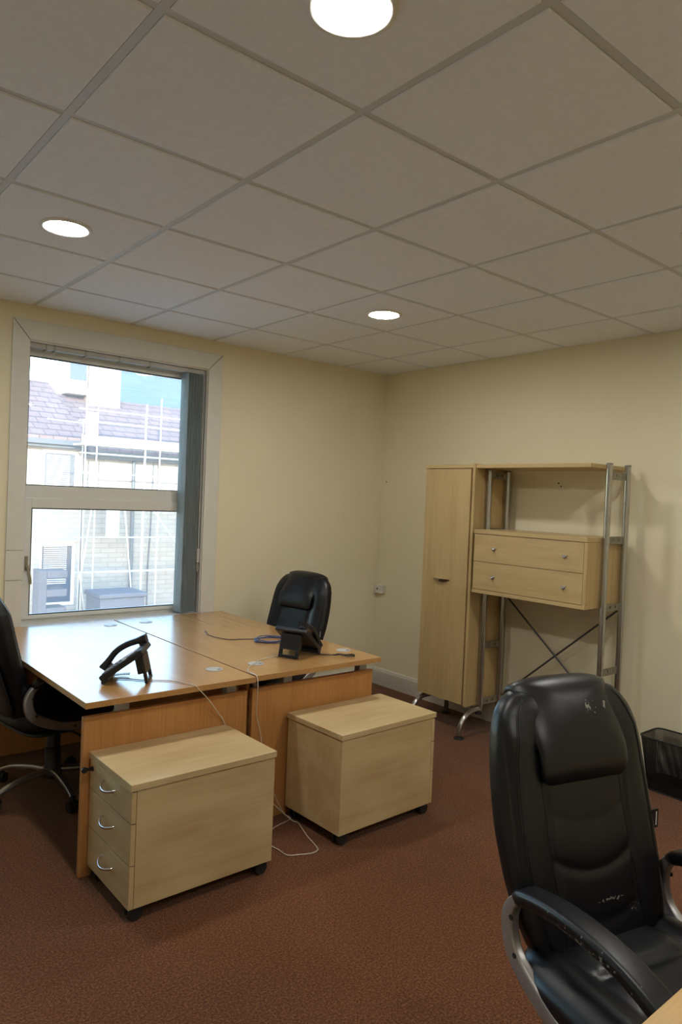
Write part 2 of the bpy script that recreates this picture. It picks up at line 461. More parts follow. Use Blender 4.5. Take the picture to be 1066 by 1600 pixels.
side_trim(-1.590, WX1, 0.15, 2.543, True)
# reveal lining and sill board
box('reveal_lining', (WX0, 0.0, WZ0), (WX0+0.006, 0.20, WZ1), 'white_upvc', win)
box('reveal_lining', (WX1-0.006, 0.0, WZ0), (WX1, 0.20, WZ1), 'white_upvc', win)
box('reveal_lining', (WX0+0.006, 0.0, WZ1-0.006), (WX1-0.006, 0.20, WZ1), 'white_upvc', win)
box('window_sill', (WX0+0.006, -0.015, WZ0), (WX1-0.006, 0.16, WZ0+0.020), 'white_upvc', win, bevel=0.004)
# frame at y 0.125 .. 0.185
FY0, FY1 = 0.125, 0.19
fx0, fx1, fz0, fz1 = WX0+0.006, WX1-0.006, WZ0+0.02, WZ1-0.006
mb = MB(); mb.box((fx0, FY0, fz0), (fx0+0.035, FY1, fz1)); mb.box((fx1-0.035, FY0, fz0), (fx1, FY1, fz1))
mb.box((fx0+0.035, FY0, fz1-0.062), (fx1-0.035, FY1, fz1)); mb.box((fx0+0.035, FY0, fz0), (fx1-0.035, FY1, fz0+0.03))
mb.box((fx0+0.035, FY0-0.004, 1.488), (fx1-0.035, FY1, 1.568)); mb.mk('frame', 'white_upvc', win, bevel=0.003)
# lower opening sash
sx0, sx1, sz0, sz1 = fx0+0.030, fx1-0.030, fz0+0.024, 1.492
SY = FY0-0.016
mb = MB(); gx0, gx1, gz0, gz1 = -2.818, -1.76, 0.768, 1.430
mb.box((sx0, SY, sz0), (gx0, FY1-0.02, sz1)); mb.box((gx1, SY, sz0), (sx1, FY1-0.02, sz1))
mb.box((gx0, SY, sz0), (gx1, FY1-0.02, gz0)); mb.box((gx0, SY, gz1), (gx1, FY1-0.02, sz1))
sash = mb.mk('sash', 'white_upvc', win, bevel=0.003)
g_ = 0.006
def gasket(x0, x1, z0, z1, y, par):
    mb = MB(); mb.box((x0, y, z0), (x0+g_, y+0.012, z1)); mb.box((x1-g_, y, z0), (x1, y+0.012, z1))
    mb.box((x0+g_, y, z0), (x1-g_, y+0.012, z0+g_)); mb.box((x0+g_, y, z1-g_), (x1-g_, y+0.012, z1)); mb.mk('gasket', 'gasket', par)
gasket(gx0, gx1, gz0, gz1, SY+0.004, win)
box('pane', (gx0+0.002, SY+0.022, gz0+0.002), (gx1-0.002, SY+0.026, gz1-0.002), 'glass', win, bevel=0)
ux0, ux1, uz0, uz1 = fx0+0.035, fx1-0.035, 1.568, fz1-0.062
gasket(ux0, ux1, uz0, uz1, FY0+0.006, win)
box('pane', (ux0+0.002, FY0+0.024, uz0+0.002), (ux1-0.002, FY0+0.028, uz1-0.002), 'glass', win, bevel=0)
# casement handle on the sash
hd = box('window_handle', (-2.851, SY-0.012, 1.045), (-2.833, SY, 1.135), 'brass_grey', win, bevel=0.003)
MB().cyl((-2.842, SY-0.010, 1.075), (-2.842, SY-0.034, 1.075), 0.009, n=14).mk('handle_spindle', 'brass_grey', hd)
MB().sweep(cr([(-2.842, SY-0.030, 1.078), (-2.834, SY-0.034, 1.040), (-2.826, SY-0.036, 1.000), (-2.822, SY-0.034, 0.965)], 4),
           rrect(0.008, 0.005, 0.003), ref=(1, 0, 0)).mk('handle_lever', 'brass_grey', hd, smooth=True, auto=40)

win_added = bpy.data.objects.new('window_added', None); col.objects.link(win_added); win_added.location = (-2.3+VX0-WX0, 0, WZ0); struct(win_added)  # unseen copy of the window, added for extra daylight in the room
for ch in list(win.children):
    if ch.name.startswith('trim') and ch.name in ('trim.002', 'trim.003'): continue
    c = ch.copy(); col.objects.link(c); c.parent = win_added

# ------------------------------------------------------------------ vertical blind
bl = thing('vertical_blind', (-1.79, 0.05, WZ1-0.045), 'blue green fabric vertical blind drawn open to the right of the window', 'blind')
box('headrail', (WX0+0.010, 0.026, WZ1-0.036), (WX1-0.010, 0.066, WZ1-0.007), 'grommet', bl, bevel=0.003)
for k in range(12):
    x = -1.846 + 0.0098*k
    a = 0.0 if k else 0.0
    z0 = WZ0 + 0.032; z1 = WZ1 - 0.040
    yf, yb = 0.002 + 0.003*(k % 2), 0.112 + 0.002*(k % 3)
    n = 8; v = []; f = []
    for s_ in range(n+1):
        t_ = s_/n; bx_ = 0.006*math.sin(math.pi*t_)
        for z in (z0, z1): v.append((x - bx_ , yf + (yb-yf)*t_, z))
        for z in (z0, z1): v.append((x - bx_ + 0.0012, yf + (yb-yf)*t_, z))
    for s_ in range(n):
        q = 4*s_
        f += [(q, q+1, q+5, q+4), (q+2, q+6, q+7, q+3), (q+1, q+3, q+7, q+5), (q, q+4, q+6, q+2)]
    f += [(0, 2, 3, 1), (4*n, 4*n+1, 4*n+3, 4*n+2)]
    mk('slat', v, f, 'blind', bl, smooth=False)
for xk in (-2.79, -2.74, -2.55, -2.33, -2.12):
    box('rail_clip', (xk-0.004, 0.022, WZ1-0.048), (xk+0.004, 0.070, WZ1-0.006), 'brass_grey', bl, bevel=0.001)
MB().tube([(-1.728, 0.010, WZ1-0.03), (-1.727, 0.006, 1.6), (-1.726, 0.006, 1.16)], 0.0012, 6).mk('cord', 'white_plastic', bl)
MB().tube([(-1.720, 0.014, WZ1-0.03), (-1.719, 0.008, 1.6), (-1.722, 0.006, 1.16)], 0.0012, 6).mk('cord', 'white_plastic', bl)
box('cord_weight', (-1.735, -0.004, 1.075), (-1.713, 0.010, 1.172), 'grommet', bl, bevel=0.004)
MB().tube(cr([(-1.728, 0.003, 1.08), (-1.731, 0.003, 1.03), (-1.727, 0.003, 1.012), (-1.722, 0.003, 1.03), (-1.722, 0.003, 1.08)], 5), 0.0012, 6).mk('cord_loop', 'white_plastic', bl)

# ------------------------------------------------------------------ wall socket
t = thing('wall_socket', (0, -0.058, 0.775), 'small white surface-mounted socket on the right wall near the corner', 'wall socket')
box('back_box', (-0.030, -0.103, 0.778), (0, -0.015, 0.846), 'white_plastic', t, bevel=0.004)
box('face_plate', (-0.036, -0.105, 0.776), (-0.030, -0.013, 0.848), 'white_plastic', t, bevel=0.003)
box('port', (-0.0375, -0.052, 0.808), (-0.036, -0.038, 0.822), 'hole', t, bevel=0)
MB().cyl((-0.036, -0.080, 0.814), (-0.0375, -0.080, 0.814), 0.004, n=12).mk('screw', 'bracket', t)

# ------------------------------------------------------------------ desks
def desk(name, x0, x1, y0, y1, label, group, grom, posts):
    t = thing(name, ((x0+x1)/2, (y0+y1)/2, 0), label, 'desk', group)
    box('desktop', (x0, y0, 0.700), (x1, y1, 0.725), 'beech_y', t, bevel=0.0008)
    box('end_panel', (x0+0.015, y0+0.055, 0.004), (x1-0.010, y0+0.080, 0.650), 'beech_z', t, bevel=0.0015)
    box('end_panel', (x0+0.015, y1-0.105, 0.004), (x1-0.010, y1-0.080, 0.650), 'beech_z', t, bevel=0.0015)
    for px in posts:
        for (ya, yb) in ((y0+0.0805, y0+0.122), (y1-0.147, y1-0.1055)):
            box('bracket_post', (px-0.026, ya, 0.30), (px+0.026, yb, 0.6995), 'grey_paint', t, bevel=0.003)
        MB().box((px-0.018, y0+0.123, 0.655), (px+0.018, y1-0.148, 0.690)).mk('cross_rail', 'grey_paint', t, bevel=0.003)
    for gx, gy in grom:
        g = MB().lathe([(0.040, 0.0), (0.040, 0.0022), (0.036, 0.0035), (0.030, 0.0035), (0.001, 0.0030)], (gx, gy, 0.725), 28).mk('cable_grommet', 'grommet', t, smooth=True, auto=40)
        MB().box((gx+0.006, gy-0.022, 0.7284), (gx+0.024, gy-0.012, 0.7290)).mk('cable_slot', 'hole', g)
    return t
dg = 'two beech desks pushed together by the window'
d1 = desk('desk', -3.130, -2.339, -1.712, -0.025, 'beech desk on the left with a telephone, reflecting the window', dg,
          [(-2.422, -0.203), (-2.433, -1.490)], (-2.94, -2.42))
d2 = desk('desk', -2.328, -1.536, -1.700, -0.022, 'beech desk on the right with telephone, coiled cables and chair behind', dg,
          [(-2.188, -0.196), (-2.198, -1.491), (-1.605, -1.466)], (-2.09, -1.592))
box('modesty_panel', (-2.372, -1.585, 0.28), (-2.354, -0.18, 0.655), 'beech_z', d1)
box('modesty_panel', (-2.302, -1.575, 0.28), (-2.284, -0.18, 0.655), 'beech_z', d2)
MB().cyl((-3.1155, -1.645, 0.386), (-3.1135, -1.645, 0.386), 0.003, n=8).mk('screw', 'hole', d1)  # small dark disc on the edge of the end panel

# front desk at the lower right corner of the picture
fd = thing('desk', (-2.30, -4.30, 0), 'pale beech desk whose corner fills the bottom right of the photo', 'desk')
box('desktop', (-3.13, -4.704, 0.700), (-1.53, -3.904, 0.725), 'beech_x', fd, bevel=0.002)
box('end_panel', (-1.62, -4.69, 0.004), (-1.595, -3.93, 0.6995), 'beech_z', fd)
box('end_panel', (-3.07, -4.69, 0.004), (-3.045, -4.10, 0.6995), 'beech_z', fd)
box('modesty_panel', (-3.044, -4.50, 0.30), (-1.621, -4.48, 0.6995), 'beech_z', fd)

# ------------------------------------------------------------------ mobile pedestals
def castor_small(cx, cy, parent, ang=0.6):
    c = MB(); c.cyl((cx, cy, 0.045), (cx, cy, 0.060), 0.006, n=10)
    c.lathe([(0.001, -0.006), (0.020, -0.006), (0.020, 0.006), (0.001, 0.006)], (cx, cy, 0.034), 18, 'y')
    ob = c.mk('castor', 'black_plastic', parent, smooth=True, auto=40)
    for s_ in (-1, 1):
        MB().lathe([(0.010, -0.009), (0.026, -0.009), (0.029, -0.005), (0.029, 0.005), (0.026, 0.009), (0.010, 0.009)],
                   (cx, cy+s_*0.016, 0.029), 22, 'y').mk('wheel', 'black_rubber', ob, smooth=True, auto=40)

def bow_handle(xf, y, z, out, parent):
    """bow pull on a face at x = xf, pointing along out (-1 / +1)"""
    hw = 0.052
    P_ = [(xf, y+hw, z+0.006), (xf+out*0.012, y+hw*0.92, z+0.004), (xf+out*0.024, y+hw*0.5, z-0.004), (xf+out*0.028, y, z-0.008),
          (xf+out*0.024, y-hw*0.5, z-0.006), (xf+out*0.012, y-hw*0.92, z+0.0), (xf, y-hw, z+0.002)]
    MB().sweep(cr(P_, 5), rrect(0.0048, 0.0036, 0.0025), ref=(0, 0, 1)).mk('drawer_handle', 'chrome', parent, smooth=True, auto=50)

def pedestal(cx, cy, rz, label, front, key):
    """0.62 deep (x) by 0.40 wide (y); front = -1 drawers on -x, +1 on +x"""
    t = thing('mobile_pedestal', (0, 0, 0), label, 'drawer pedestal', 'maple three drawer pedestals on castors')
    hx, hy, zt = 0.310, 0.200, 0.512
    box('pedestal_top', (-hx-0.005, -hy-0.005, zt-0.025), (hx+0.005, hy+0.005, zt), 'maple_x', t, bevel=0.002)
    a, b = (-hx+0.020, hx) if front < 0 else (-hx, hx-0.020)
    box('carcass', (a, -hy, 0.055), (b, hy, zt-0.0275), 'maple_x', t, bevel=0.0015)
    zs = [(0.368, 0.4825), (0.215, 0.364), (0.055, 0.211)]
    for z0, z1 in zs:
        fa, fb = (-hx, -hx+0.0185) if front < 0 else (hx-0.0185, hx)
        d = box('drawer', (fa, -hy, z0), (fb, hy, z1), 'maple_y', t, bevel=0.0015)
        bow_handle(fa if front < 0 else fb, 0.0, (z0+z1)/2 + 0.012, front, d)
    for sx in (-1, 1):
        for sy in (-1, 1): castor_small(sx*0.272, sy*0.162, t)
    if key:
        k = MB().cyl((-hx, hy-0.028, 0.452), (-hx-0.006, hy-0.028, 0.452), 0.010, n=16).mk('lock', 'black_plastic', t)
        MB().box((-hx-0.026, hy-0.031, 0.447), (-hx-0.006, hy-0.025, 0.458)).lathe([(0.001, -0.004), (0.012, -0.004), (0.012, 0.004), (0.001, 0.004)], (-hx-0.034, hy-0.028, 0.452), 16, 'y').mk('key', 'black_plastic', k)
    t.location = (cx, cy, 0); t.rotation_euler[2] = rz
    return t
pedestal(-2.775, -1.864, math.radians(0.0), 'maple drawer pedestal with key and handles showing, in front of left desk', -1, True)
pedestal(-1.800, -1.862, math.radians(1.2), 'maple drawer pedestal seen from behind, in front of the right desk', 1, False)

# ------------------------------------------------------------------ wall storage unit
wu = thing('storage_unit', (-0.2, -1.57, 0), 'tall storage unit of pale maple and grey metal tubes against right wall', 'shelving unit')
CX, DX = -0.405, -0.450
# cupboard
box('cupboard_carcass', (CX+0.020, -1.335, 0.190), (-0.03, -0.905, 1.806), 'unit_z', wu, bevel=0.001)
dr = box('cupboard_door', (CX, -1.318, 0.196), (CX+0.018, -0.906, 1.803), 'unit_z', wu, bevel=0.0015)
# side panel runs a little proud of the shelf
box('side_panel', (CX-0.004, -1.357, 0.190), (-0.03, -1.3355, 1.838), 'unit_z', wu, bevel=0.001)
# half-moon handle
n = 14; v = []; f = []
for k in range(n+1):
    t_ = k/n; y = -1.015 - 0.155*t_; dip = 0.026*math.sin(math.pi*t_)**0.8
    out = 0.024*math.sin(math.pi*t_)
    v += [(CX, y, 1.032), (CX-0.004-out, y, 1.034), (CX-0.004-out*0.8, y, 1.030-dip*0.35), (CX, y, 1.030-dip)]
for k in range(n):
    q = 4*k
    for e in range(4): f.append((q+e, q+(e+1) % 4, q+4+(e+1) % 4, q+4+e))
f += [(3, 2, 1, 0), (4*n, 4*n+1, 4*n+2, 4*n+3)]
mk('door_handle', v, f, 'tube', dr, smooth=True, auto=50)
# shelf over everything
box('shelf', (CX+0.002, -1.335, 1.808), (-0.02, -0.895, 1.833), 'unit_y', wu, bevel=0.0015)
box('shelf', (CX+0.002, -2.205, 1.808), (-0.02, -1.358, 1.833), 'unit_y', wu, bevel=0.0015)
# drawer box
box('drawer_box', (DX+0.020, -2.234, 0.982), (-0.06, -1.408, 1.372), 'unit_z', wu, bevel=0.001)
box('box_top', (DX-0.004, -2.236, 1.3725), (-0.06, -1.406, 1.398), 'unit_y', wu, bevel=0.0015)
box('box_bottom', (DX-0.004, -2.236, 0.9815), (DX+0.0195, -1.406, 1.005), 'unit_y', wu, bevel=0.0015)
for z0, z1, zk in ((1.190, 1.3705, 1.276), (1.008, 1.187, 1.093)):
    d = box('drawer', (DX, -2.214, z0), (DX+0.018, -1.408, z1), 'unit_y', wu, bevel=0.0015)
    for yk in (-1.572, -2.090):
        kb = MB()
        kb.add([(DX, yk+0.024, zk+0.012), (DX, yk-0.020, zk+0.012), (DX, yk-0.002, zk-0.016), (DX-0.005, yk+0.020, zk+0.009), (DX-0.005, yk-0.016, zk+0.009), (DX-0.005, yk-0.001, zk-0.011)],
               [(3, 4, 5), (0, 1, 4, 3), (1, 2, 5, 4), (2, 0, 3, 5), (2, 1, 0)])
        kb.cyl((DX-0.004, yk+0.006, zk-0.002), (DX-0.030, yk-0.012, zk+0.004), 0.007, 0.005, n=12)
        kb.mk('knob', 'silver', d)
box('box_side_panel', (DX+0.0, -2.237, 1.0055), (DX+0.0195, -2.2155, 1.372), 'unit_z', wu, bevel=0.001)
# ladders
def post(x, y, z0, z1, r=0.0195):
    p = MB().cyl((x, y, z0), (x, y, z1), r, n=24).mk('post', 'tube', wu, smooth=True, auto=50)
    MB().lathe([(r*0.8, -0.004), (r*1.06, -0.004), (r*1.06, 0.003), (r*0.8, 0.006), (0.001, 0.007)], (x, y, z1), 24).mk('post_cap', 'bracket', p, smooth=True, auto=50)
    return p
LY, RY = -1.385, -2.262
XF, XBk = -0.288, -0.082
for y, zt in ((LY, 1.800), (RY, 1.832)):
    post(XF if y == LY else XF-0.01, y, 0.155, zt, 0.0185); post(XBk-0.005, y, 0.155, zt, 0.0185)
    for zb in (1.765, 1.385, 0.985, 0.600, 0.215):
        x0, x1 = XF+0.0185, XBk-0.025
        if y == RY: x0 -= 0.01
        # plate with two holes
        z0, z1 = zb-0.022, zb+0.022; ya, yb_ = y-0.003, y+0.003
        hx = [(x0*0.68+x1*0.32), (x0*0.32+x1*0.68)]; hw = 0.010
        mb = MB(); mb.box((x0, ya, z0), (x1, yb_, zb-0.008)); mb.box((x0, ya, zb+0.010), (x1, yb_, z1))
        mb.box((x0, ya, zb-0.008), (hx[0]-hw, yb_, zb+0.010)); mb.box((hx[0]+hw, ya, zb-0.008), (hx[1]-hw, yb_, zb+0.010)); mb.box((hx[1]+hw, ya, zb-0.008), (x1, yb_, zb+0.010))
        mb.mk('bracket_plate', 'bracket', wu)
# feet: front arch and back peg on each ladder (a third pair under the cupboard)
def arch(y, x, zt=0.168):
    pts = [(x+0.01, y, zt), (x-0.04, y, zt)]
    R_ = 0.150
    for k in range(1, 11):
        a = math.radians(90*k/10); pts.append((x-0.045-R_*0.98*math.sin(a)+0.0, y, zt - R_*0.92*(1-math.cos(a))))
    pts.append((pts[-1][0], y, 0.020))
    fo = MB().tube(pts, 0.017, 14).mk('arched_foot', 'tube', wu, smooth=True, auto=60)
    MB().lathe([(0.012, 0.018), (0.018, 0.012), (0.033, 0.010), (0.036, 0.0), (0.001, 0.0)], (pts[-1][0], y, 0.0), 20).mk('foot_pad', 'black_rubber', fo, smooth=True, auto=50)
def peg(x, y):
    fo = MB().cyl((x, y, 0.014), (x, y, 0.156), 0.016, n=18).mk('back_foot', 'tube_dark', wu, smooth=True, auto=60)
    MB().lathe([(0.033, 0.010), (0.036, 0.0), (0.001, 0.0)], (x, y, 0.0), 20).mk('foot_pad', 'black_rubber', fo)
for y in (LY, RY): arch(y, XF-0.012); peg(XBk-0.005, y)
arch(-0.935, -0.300); peg(-0.116, -0.938)
box('under_rail', (-0.30, -0.950, 0.160), (-0.10, -0.920, 0.1895), 'bracket', wu)
box('under_rail', (-0.30, -1.330, 0.168), (-0.10, -1.310, 0.1895), 'bracket', wu)
MB().lathe([(0.02, -0.002), (0.024, -0.012), (0.024, -0.02), (0.001, -0.02)], (XF-0.01, LY, 0.155), 20).mk('end_cap', 'black_rubber', wu)
MB().tube([(XBk-0.005, LY-0.016, 0.950), (-0.087, RY+0.016, 0.235)], 0.0062, 10).mk('brace_rod', 'tube_dark', wu)
MB().tube([(XBk+0.009, LY-0.016, 0.235), (-0.073, RY+0.016, 0.965)], 0.0062, 10).mk('brace_rod', 'tube_dark', wu)

# ------------------------------------------------------------------ office chairs (local: +y faces forward, origin on the floor under the column)
def se(t, n):  # superellipse point
    c, s = math.cos(t), math.sin(t)
    return math.copysign(abs(c)**(2/n), c), math.copysign(abs(s)**(2/n), s)

def pillow(wd, ln, h, n=4.5, e=2.6, N=72, fn=None):
    """closed cushion: plan superellipse n, edge roundness e; fn maps (x, y, z) -> point"""
    prof = [(r, h*(1-r**e)**(1/e)) for r in np.linspace(0.02, 0.88, 15)]
    zc = prof[-1][1]
    prof += [((1-(z/h)**e)**(1/e), z) for z in np.linspace(zc, 0, 7)[1:]]
    prof = prof + [(r, -z) for r, z in reversed(prof[:-1])]
    v = []; f = []; m = len(prof)
    for r, z in prof:
        for k in range(N):
            c, s = se(2*math.pi*(k+0.5)/N, n); p = (wd*r*c, ln*r*s, z)
            v.append(Vector(fn(*p)) if fn else Vector(p))
    for i in range(m-1):
        for k in range(N): f.append((i*N+k, (i+1)*N+k, (i+1)*N+(k+1) % N, i*N+(k+1) % N))
    f.append(tuple(range(N))); f.append(tuple(reversed(range((m-1)*N, m*N))))
    return v, f

def yc(z): return -0.235 - 0.27*(z-0.45) - 0.020*math.sin(math.pi*(z-0.45)/0.66) - 0.10*max(0, z-0.95)**1.5
ZT = 1.112
_zk = [0.435, 0.45, 0.48, 0.55, 0.64, 0.76, 0.86, 0.94, 1.00, 1.045, 1.075, 1.095, 1.107, ZT]
_wk = [0.150, 0.185, 0.212, 0.235, 0.250, 0.258, 0.256, 0.250, 0.240, 0.224, 0.202, 0.172, 0.130, 0.060]
def front_pt(q, z, side, lift=0.0):
    """point on the front face of the backrest at fraction q of its half width"""
    wd = float(np.interp(z, _zk, _wk)); d = 0.054
    if z > 1.03: d *= math.sqrt(max(0.03, 1-((z-1.03)/(ZT-1.03+0.001))**2))
    s = (1-q**2.9)**(1/2.9); u = wd*q/0.255
    fade = min(1, max(0, (1.05-z)/0.06)) * min(1, max(0, (z-0.46)/0.05))
    g = (0.014*math.exp(-((u-0.78)/0.20)**2) - 0.009*math.exp(-((u-0.52)/0.035)**2)) * fade
    return Vector((side*wd*q, yc(z) + d*s + g + lift, z))
def backrest_mesh():
    zk = np.array([0.435, 0.45, 0.48, 0.55, 0.64, 0.76, 0.86, 0.94, 1.00, 1.045, 1.075, 1.095, 1.107, ZT])
    wk = np.array([0.150, 0.185, 0.212, 0.235, 0.250, 0.258, 0.256, 0.250, 0.240, 0.224, 0.202, 0.172, 0.130, 0.060])
    zz = np.concatenate([np.linspace(0.435, 1.0, 60), np.linspace(1.0, 1.09, 16)[1:], np.linspace(1.09, ZT, 9)[1:]])
    N = 180; v = []; f = []
    ws = np.interp(zz, zk, wk)
    for _ in range(3): ws[1:-1] = (ws[:-2]+ws[1:-1]*2+ws[2:])/4
    for z, wd in zip(zz, ws):
        d = 0.054
        if z > 1.03: d *= math.sqrt(max(0.03, 1-((z-1.03)/(ZT-1.03+0.001))**2))
        if z < 0.49: d *= math.sqrt(max(0.15, 1-((0.49-z)/0.06)**2))
        fade = min(1, max(0, (1.05-z)/0.06)) * min(1, max(0, (z-0.46)/0.05))
        for k in range(N):
            c, s = se(2*math.pi*(k+0.5)/N, 2.9)
            x = wd*c; y = d*s; u = abs(x)/0.255
            if s > 0:
                g = 0.014*math.exp(-((u-0.78)/0.20)**2) * fade            # side bolster
                g -= 0.009*math.exp(-((u-0.52)/0.035)**2) * fade          # seam channel
                g -= 0.005*math.exp(-((u-0.905)/0.018)**2) * fade         # stitched piping seam
                if u < 0.50:
                    for z0, am in ((0.80, 0.0015), (0.685, 0.006), (0.57, 0.005)):
                        zc_ = z0 - 0.035*(1-(u/0.5)**2)
                        g -= am*math.exp(-((z-zc_)/0.010)**2)
                        g += 0.3*am*math.exp(-((z-zc_-0.055)/0.04)**2)
                y += g
            v.append((x, yc(z)+y, z))
    m = len(zz)
    for i in range(m-1):
        for k in range(N): f.append((i*N+k, i*N+(k+1) % N, (i+1)*N+(k+1) % N, (i+1)*N+k))
    f.append(tuple(reversed(range(N)))); f.append(tuple(range((m-1)*N, m*N)))
    return v, f

HP = cr([(yc(0.880)+0.060, 0.872), (yc(0.91)+0.067, 0.915), (yc(0.98)+0.063, 0.98), (yc(1.05)+0.050, 1.05), (yc(1.09)+0.025, 1.098),
         (yc(1.11)-0.008, 1.112), (yc(1.10)-0.040, 1.090), (yc(1.05)-0.052, 1.040)][0:8] and
        [(0, a, b) for a, b in [(yc(0.880)+0.060, 0.872), (yc(0.91)+0.067, 0.915), (yc(0.98)+0.063, 0.98), (yc(1.05)+0.050, 1.05), (yc(1.09)+0.025, 1.098),
         (yc(1.11)-0.008, 1.112), (yc(1.10)-0.040, 1.090), (yc(1.05)-0.052, 1.040)]], 10)
HL = [0.0]
for i in range(1, len(HP)): HL.append(HL[-1] + (HP[i]-HP[i-1]).length)
def head_map(x, s, h):
    L = HL[-1]; q = (s/0.5+1)/2*L
    i = min(len(HL)-2, max(0, int(np.searchsorted(HL, q))-1)); t_ = (q-HL[i])/(HL[i+1]-HL[i])
    p = HP[i].lerp(HP[i+1], t_); tg = (HP[min(i+2, len(HP)-1)]-HP[max(i-1, 0)]).normalized()
    nn = Vector((0, tg.z, -tg.y))
    top = max(0, (p.z-0.99)/0.12)
    x *= 1 + 0.12*top
    return (x, p.y + nn.y*h, p.z + nn.z*h - 0.45*x*x*top - 0.35*x*x*(1-top))

ARM = [(0.17, 0.622), (0.05, 0.650), (-0.08, 0.664), (-0.19, 0.662), (-0.262, 0.640), (-0.292, 0.585), (-0.275, 0.515), (-0.215, 0.455),
       (-0.12, 0.418), (0.0, 0.402), (0.11, 0.408), (0.20, 0.440), (0.255, 0.498), (0.262, 0.560), (0.235, 0.600)]
def make_chair(name, lea_back, lea_arm, lea, base=90):
    t = bpy.data.objects.new(name, None); col.objects.link(t)
    sq = lambda V: [Vector((p[0], p[1], p[2] if p[2] < 0.5 else 0.5+(p[2]-0.5)*0.957)) for p in V]
    v, f = backrest_mesh(); bk = mk('backrest', sq(v), f, lea_back, t, smooth=True)
    v, f = pillow(0.148, 0.5, 0.020, n=9, e=3.0, fn=head_map); mk('headrest', sq(v), f, lea_back, bk, smooth=True)
    for sx in (-1, 1):
        for q in (0.83, 0.85):
            pz = sq([front_pt(q, z, sx, 0.0006) for z in np.linspace(0.50, 1.085, 40)])
            MB().tube(pz, 0.0013, 6).mk('seam', lea, bk, smooth=True)
    # small sewn label on the side seam
    lb_ = MB().box((-0.2585, -0.2958, 0.697), (-0.2545, -0.2954, 0.735)).mk('label_print', 'white_plastic', bk)
    lb = MB().box((-0.264, -0.30, 0.690), (-0.234, -0.296, 0.742)).mk('fabric_label', 'black_plastic', bk)
    def seat_fn(x, y, z):
        a = abs(x)/0.262; zz = 0.445 + z
        if z > 0:
            zz += 0.016*math.exp(-((a-0.80)/0.16)**2) - 0.010*math.exp(-((a-0.58)/0.05)**2)
            for y0 in (-0.07, 0.05):
                if a < 0.58: zz -= 0.012*math.exp(-((y-y0)/0.012)**2)
            zz += 0.003*noise.noise(Vector((x*9, y*9, 0)))
        zz -= 0.35*max(0, y-0.14)**1.5
        return (x*1.0, y-0.02, zz)
    v, f = pillow(0.272, 0.265, 0.060, n=5, e=3.0, fn=seat_fn); mk('seat', v, f, lea, t, smooth=True)
    v, f = pillow(0.235, 0.235, 0.020, n=5, e=3.0, fn=lambda x, y, z: (x, y, 0.376+z)); mk('seat_pan', v, f, 'black_plastic', t, smooth=True)
    v, f = pillow(0.205, 0.16, 0.018, n=4, e=2.6, fn=lambda x, s, z: (x, yc(0.62+s)-0.056-z, 0.62+s)); mk('back_shell', v, f, 'black_plastic', bk, smooth=True)
    for sx in (-1, 1):
        X = sx*0.260
        pts = cr([(X, a+0.02, b-0.015 if b > 0.5 else b) for a, b in ARM], 5, closed=True); m = len(pts)
        def scl(i):
            q = i/m*len(ARM)
            wv = np.interp(q, [0, 3, 4, 5, 7, 9, 11, 12, 13, 14, 15], [0.35, 0.4, 0.65, 1.0, 1.15, 1.05, 0.9, 0.75, 0.6, 0.45, 0.35])
            return (1, float(wv))
        fr = MB().sweep(pts, rrect(0.013, 0.020, 0.006), ref=(1, 0, 0), closed=True, scale=scl).mk('arm_frame', 'frame_silver', t, smooth=True, auto=60)
        for a, b in ((-0.254, 0.577), (-0.235, 0.495), (0.12, 0.407), (-0.04, 0.407)):
            MB().cyl((X+sx*0.012, a, b), (X+sx*0.0145, a, b), 0.0065, n=12).mk('bolt', 'black_plastic', fr)
        pp = cr([(X, a+0.02, b-0.015) for a, b in ((-0.275, 0.642), (-0.21, 0.668), (-0.10, 0.684), (0.02, 0.680), (0.13, 0.655), (0.215, 0.612), (0.262, 0.566))], 6)
        k_ = len(pp)
        def ps(i):
            e_ = min(i, k_-1-i)/(k_-1)
            q = min(1, 0.35+e_*7); return (q if e_ < 0.1 else 1.0, q if e_ < 0.1 else 1.0)
        MB().sweep(pp, rrect(0.035, 0.018, 0.014, 5), ref=(1, 0, 0), scale=ps).mk('arm_pad', lea_arm, t, smooth=True, auto=70)
    box('mechanism', (-0.085, -0.12, 0.315), (0.085, 0.11, 0.362), 'black_plastic', t, bevel=0.01)
    MB().tube([(0.08, 0.02, 0.335), (0.20, 0.03, 0.328), (0.27, 0.035, 0.315)], 0.006, 8).mk('lever', 'black_plastic', t, smooth=True)
    # steel arms that carry the arm frames
    for yy in (-0.06, 0.10):
        MB().sweep([(-0.254, yy, 0.398), (-0.20, yy, 0.372), (0.20, yy, 0.372), (0.254, yy, 0.398)], rrect(0.018, 0.004, 0.002), ref=(0, 1, 0)).mk('arm_strut', 'frame_silver', t)
    MB().lathe([(0.001, 0.075), (0.050, 0.075), (0.052, 0.105), (0.040, 0.125), (0.040, 0.225), (0.034, 0.23), (0.034, 0.30), (0.028, 0.318), (0.001, 0.318)], (0, 0, 0), 24).mk('gas_column', 'black_plastic', t, smooth=True, auto=40)
    for k in range(5):
        a = math.radians(base+72*k); R_ = Matrix.Rotation(a, 4, 'Z')
        P_ = [R_ @ Vector(p) for p in cr([(0.035, 0, 0.108), (0.13, 0, 0.106), (0.23, 0, 0.094), (0.305, 0, 0.070)], 5)]
        ref = R_ @ Vector((0, 1, 0)); kk = len(P_)
        MB().sweep(P_, rrect(0.020, 0.013, 0.009, 4), ref=ref, scale=lambda i: (1.1-0.35*i/kk, 1.1-0.3*i/kk)).mk('base_spoke', 'silver', t, smooth=True, auto=60)
        c = R_ @ Vector((0.310, 0, 0))
        al = a + 0.9*(k-2)
        D = Vector((math.cos(al), math.sin(al), 0))
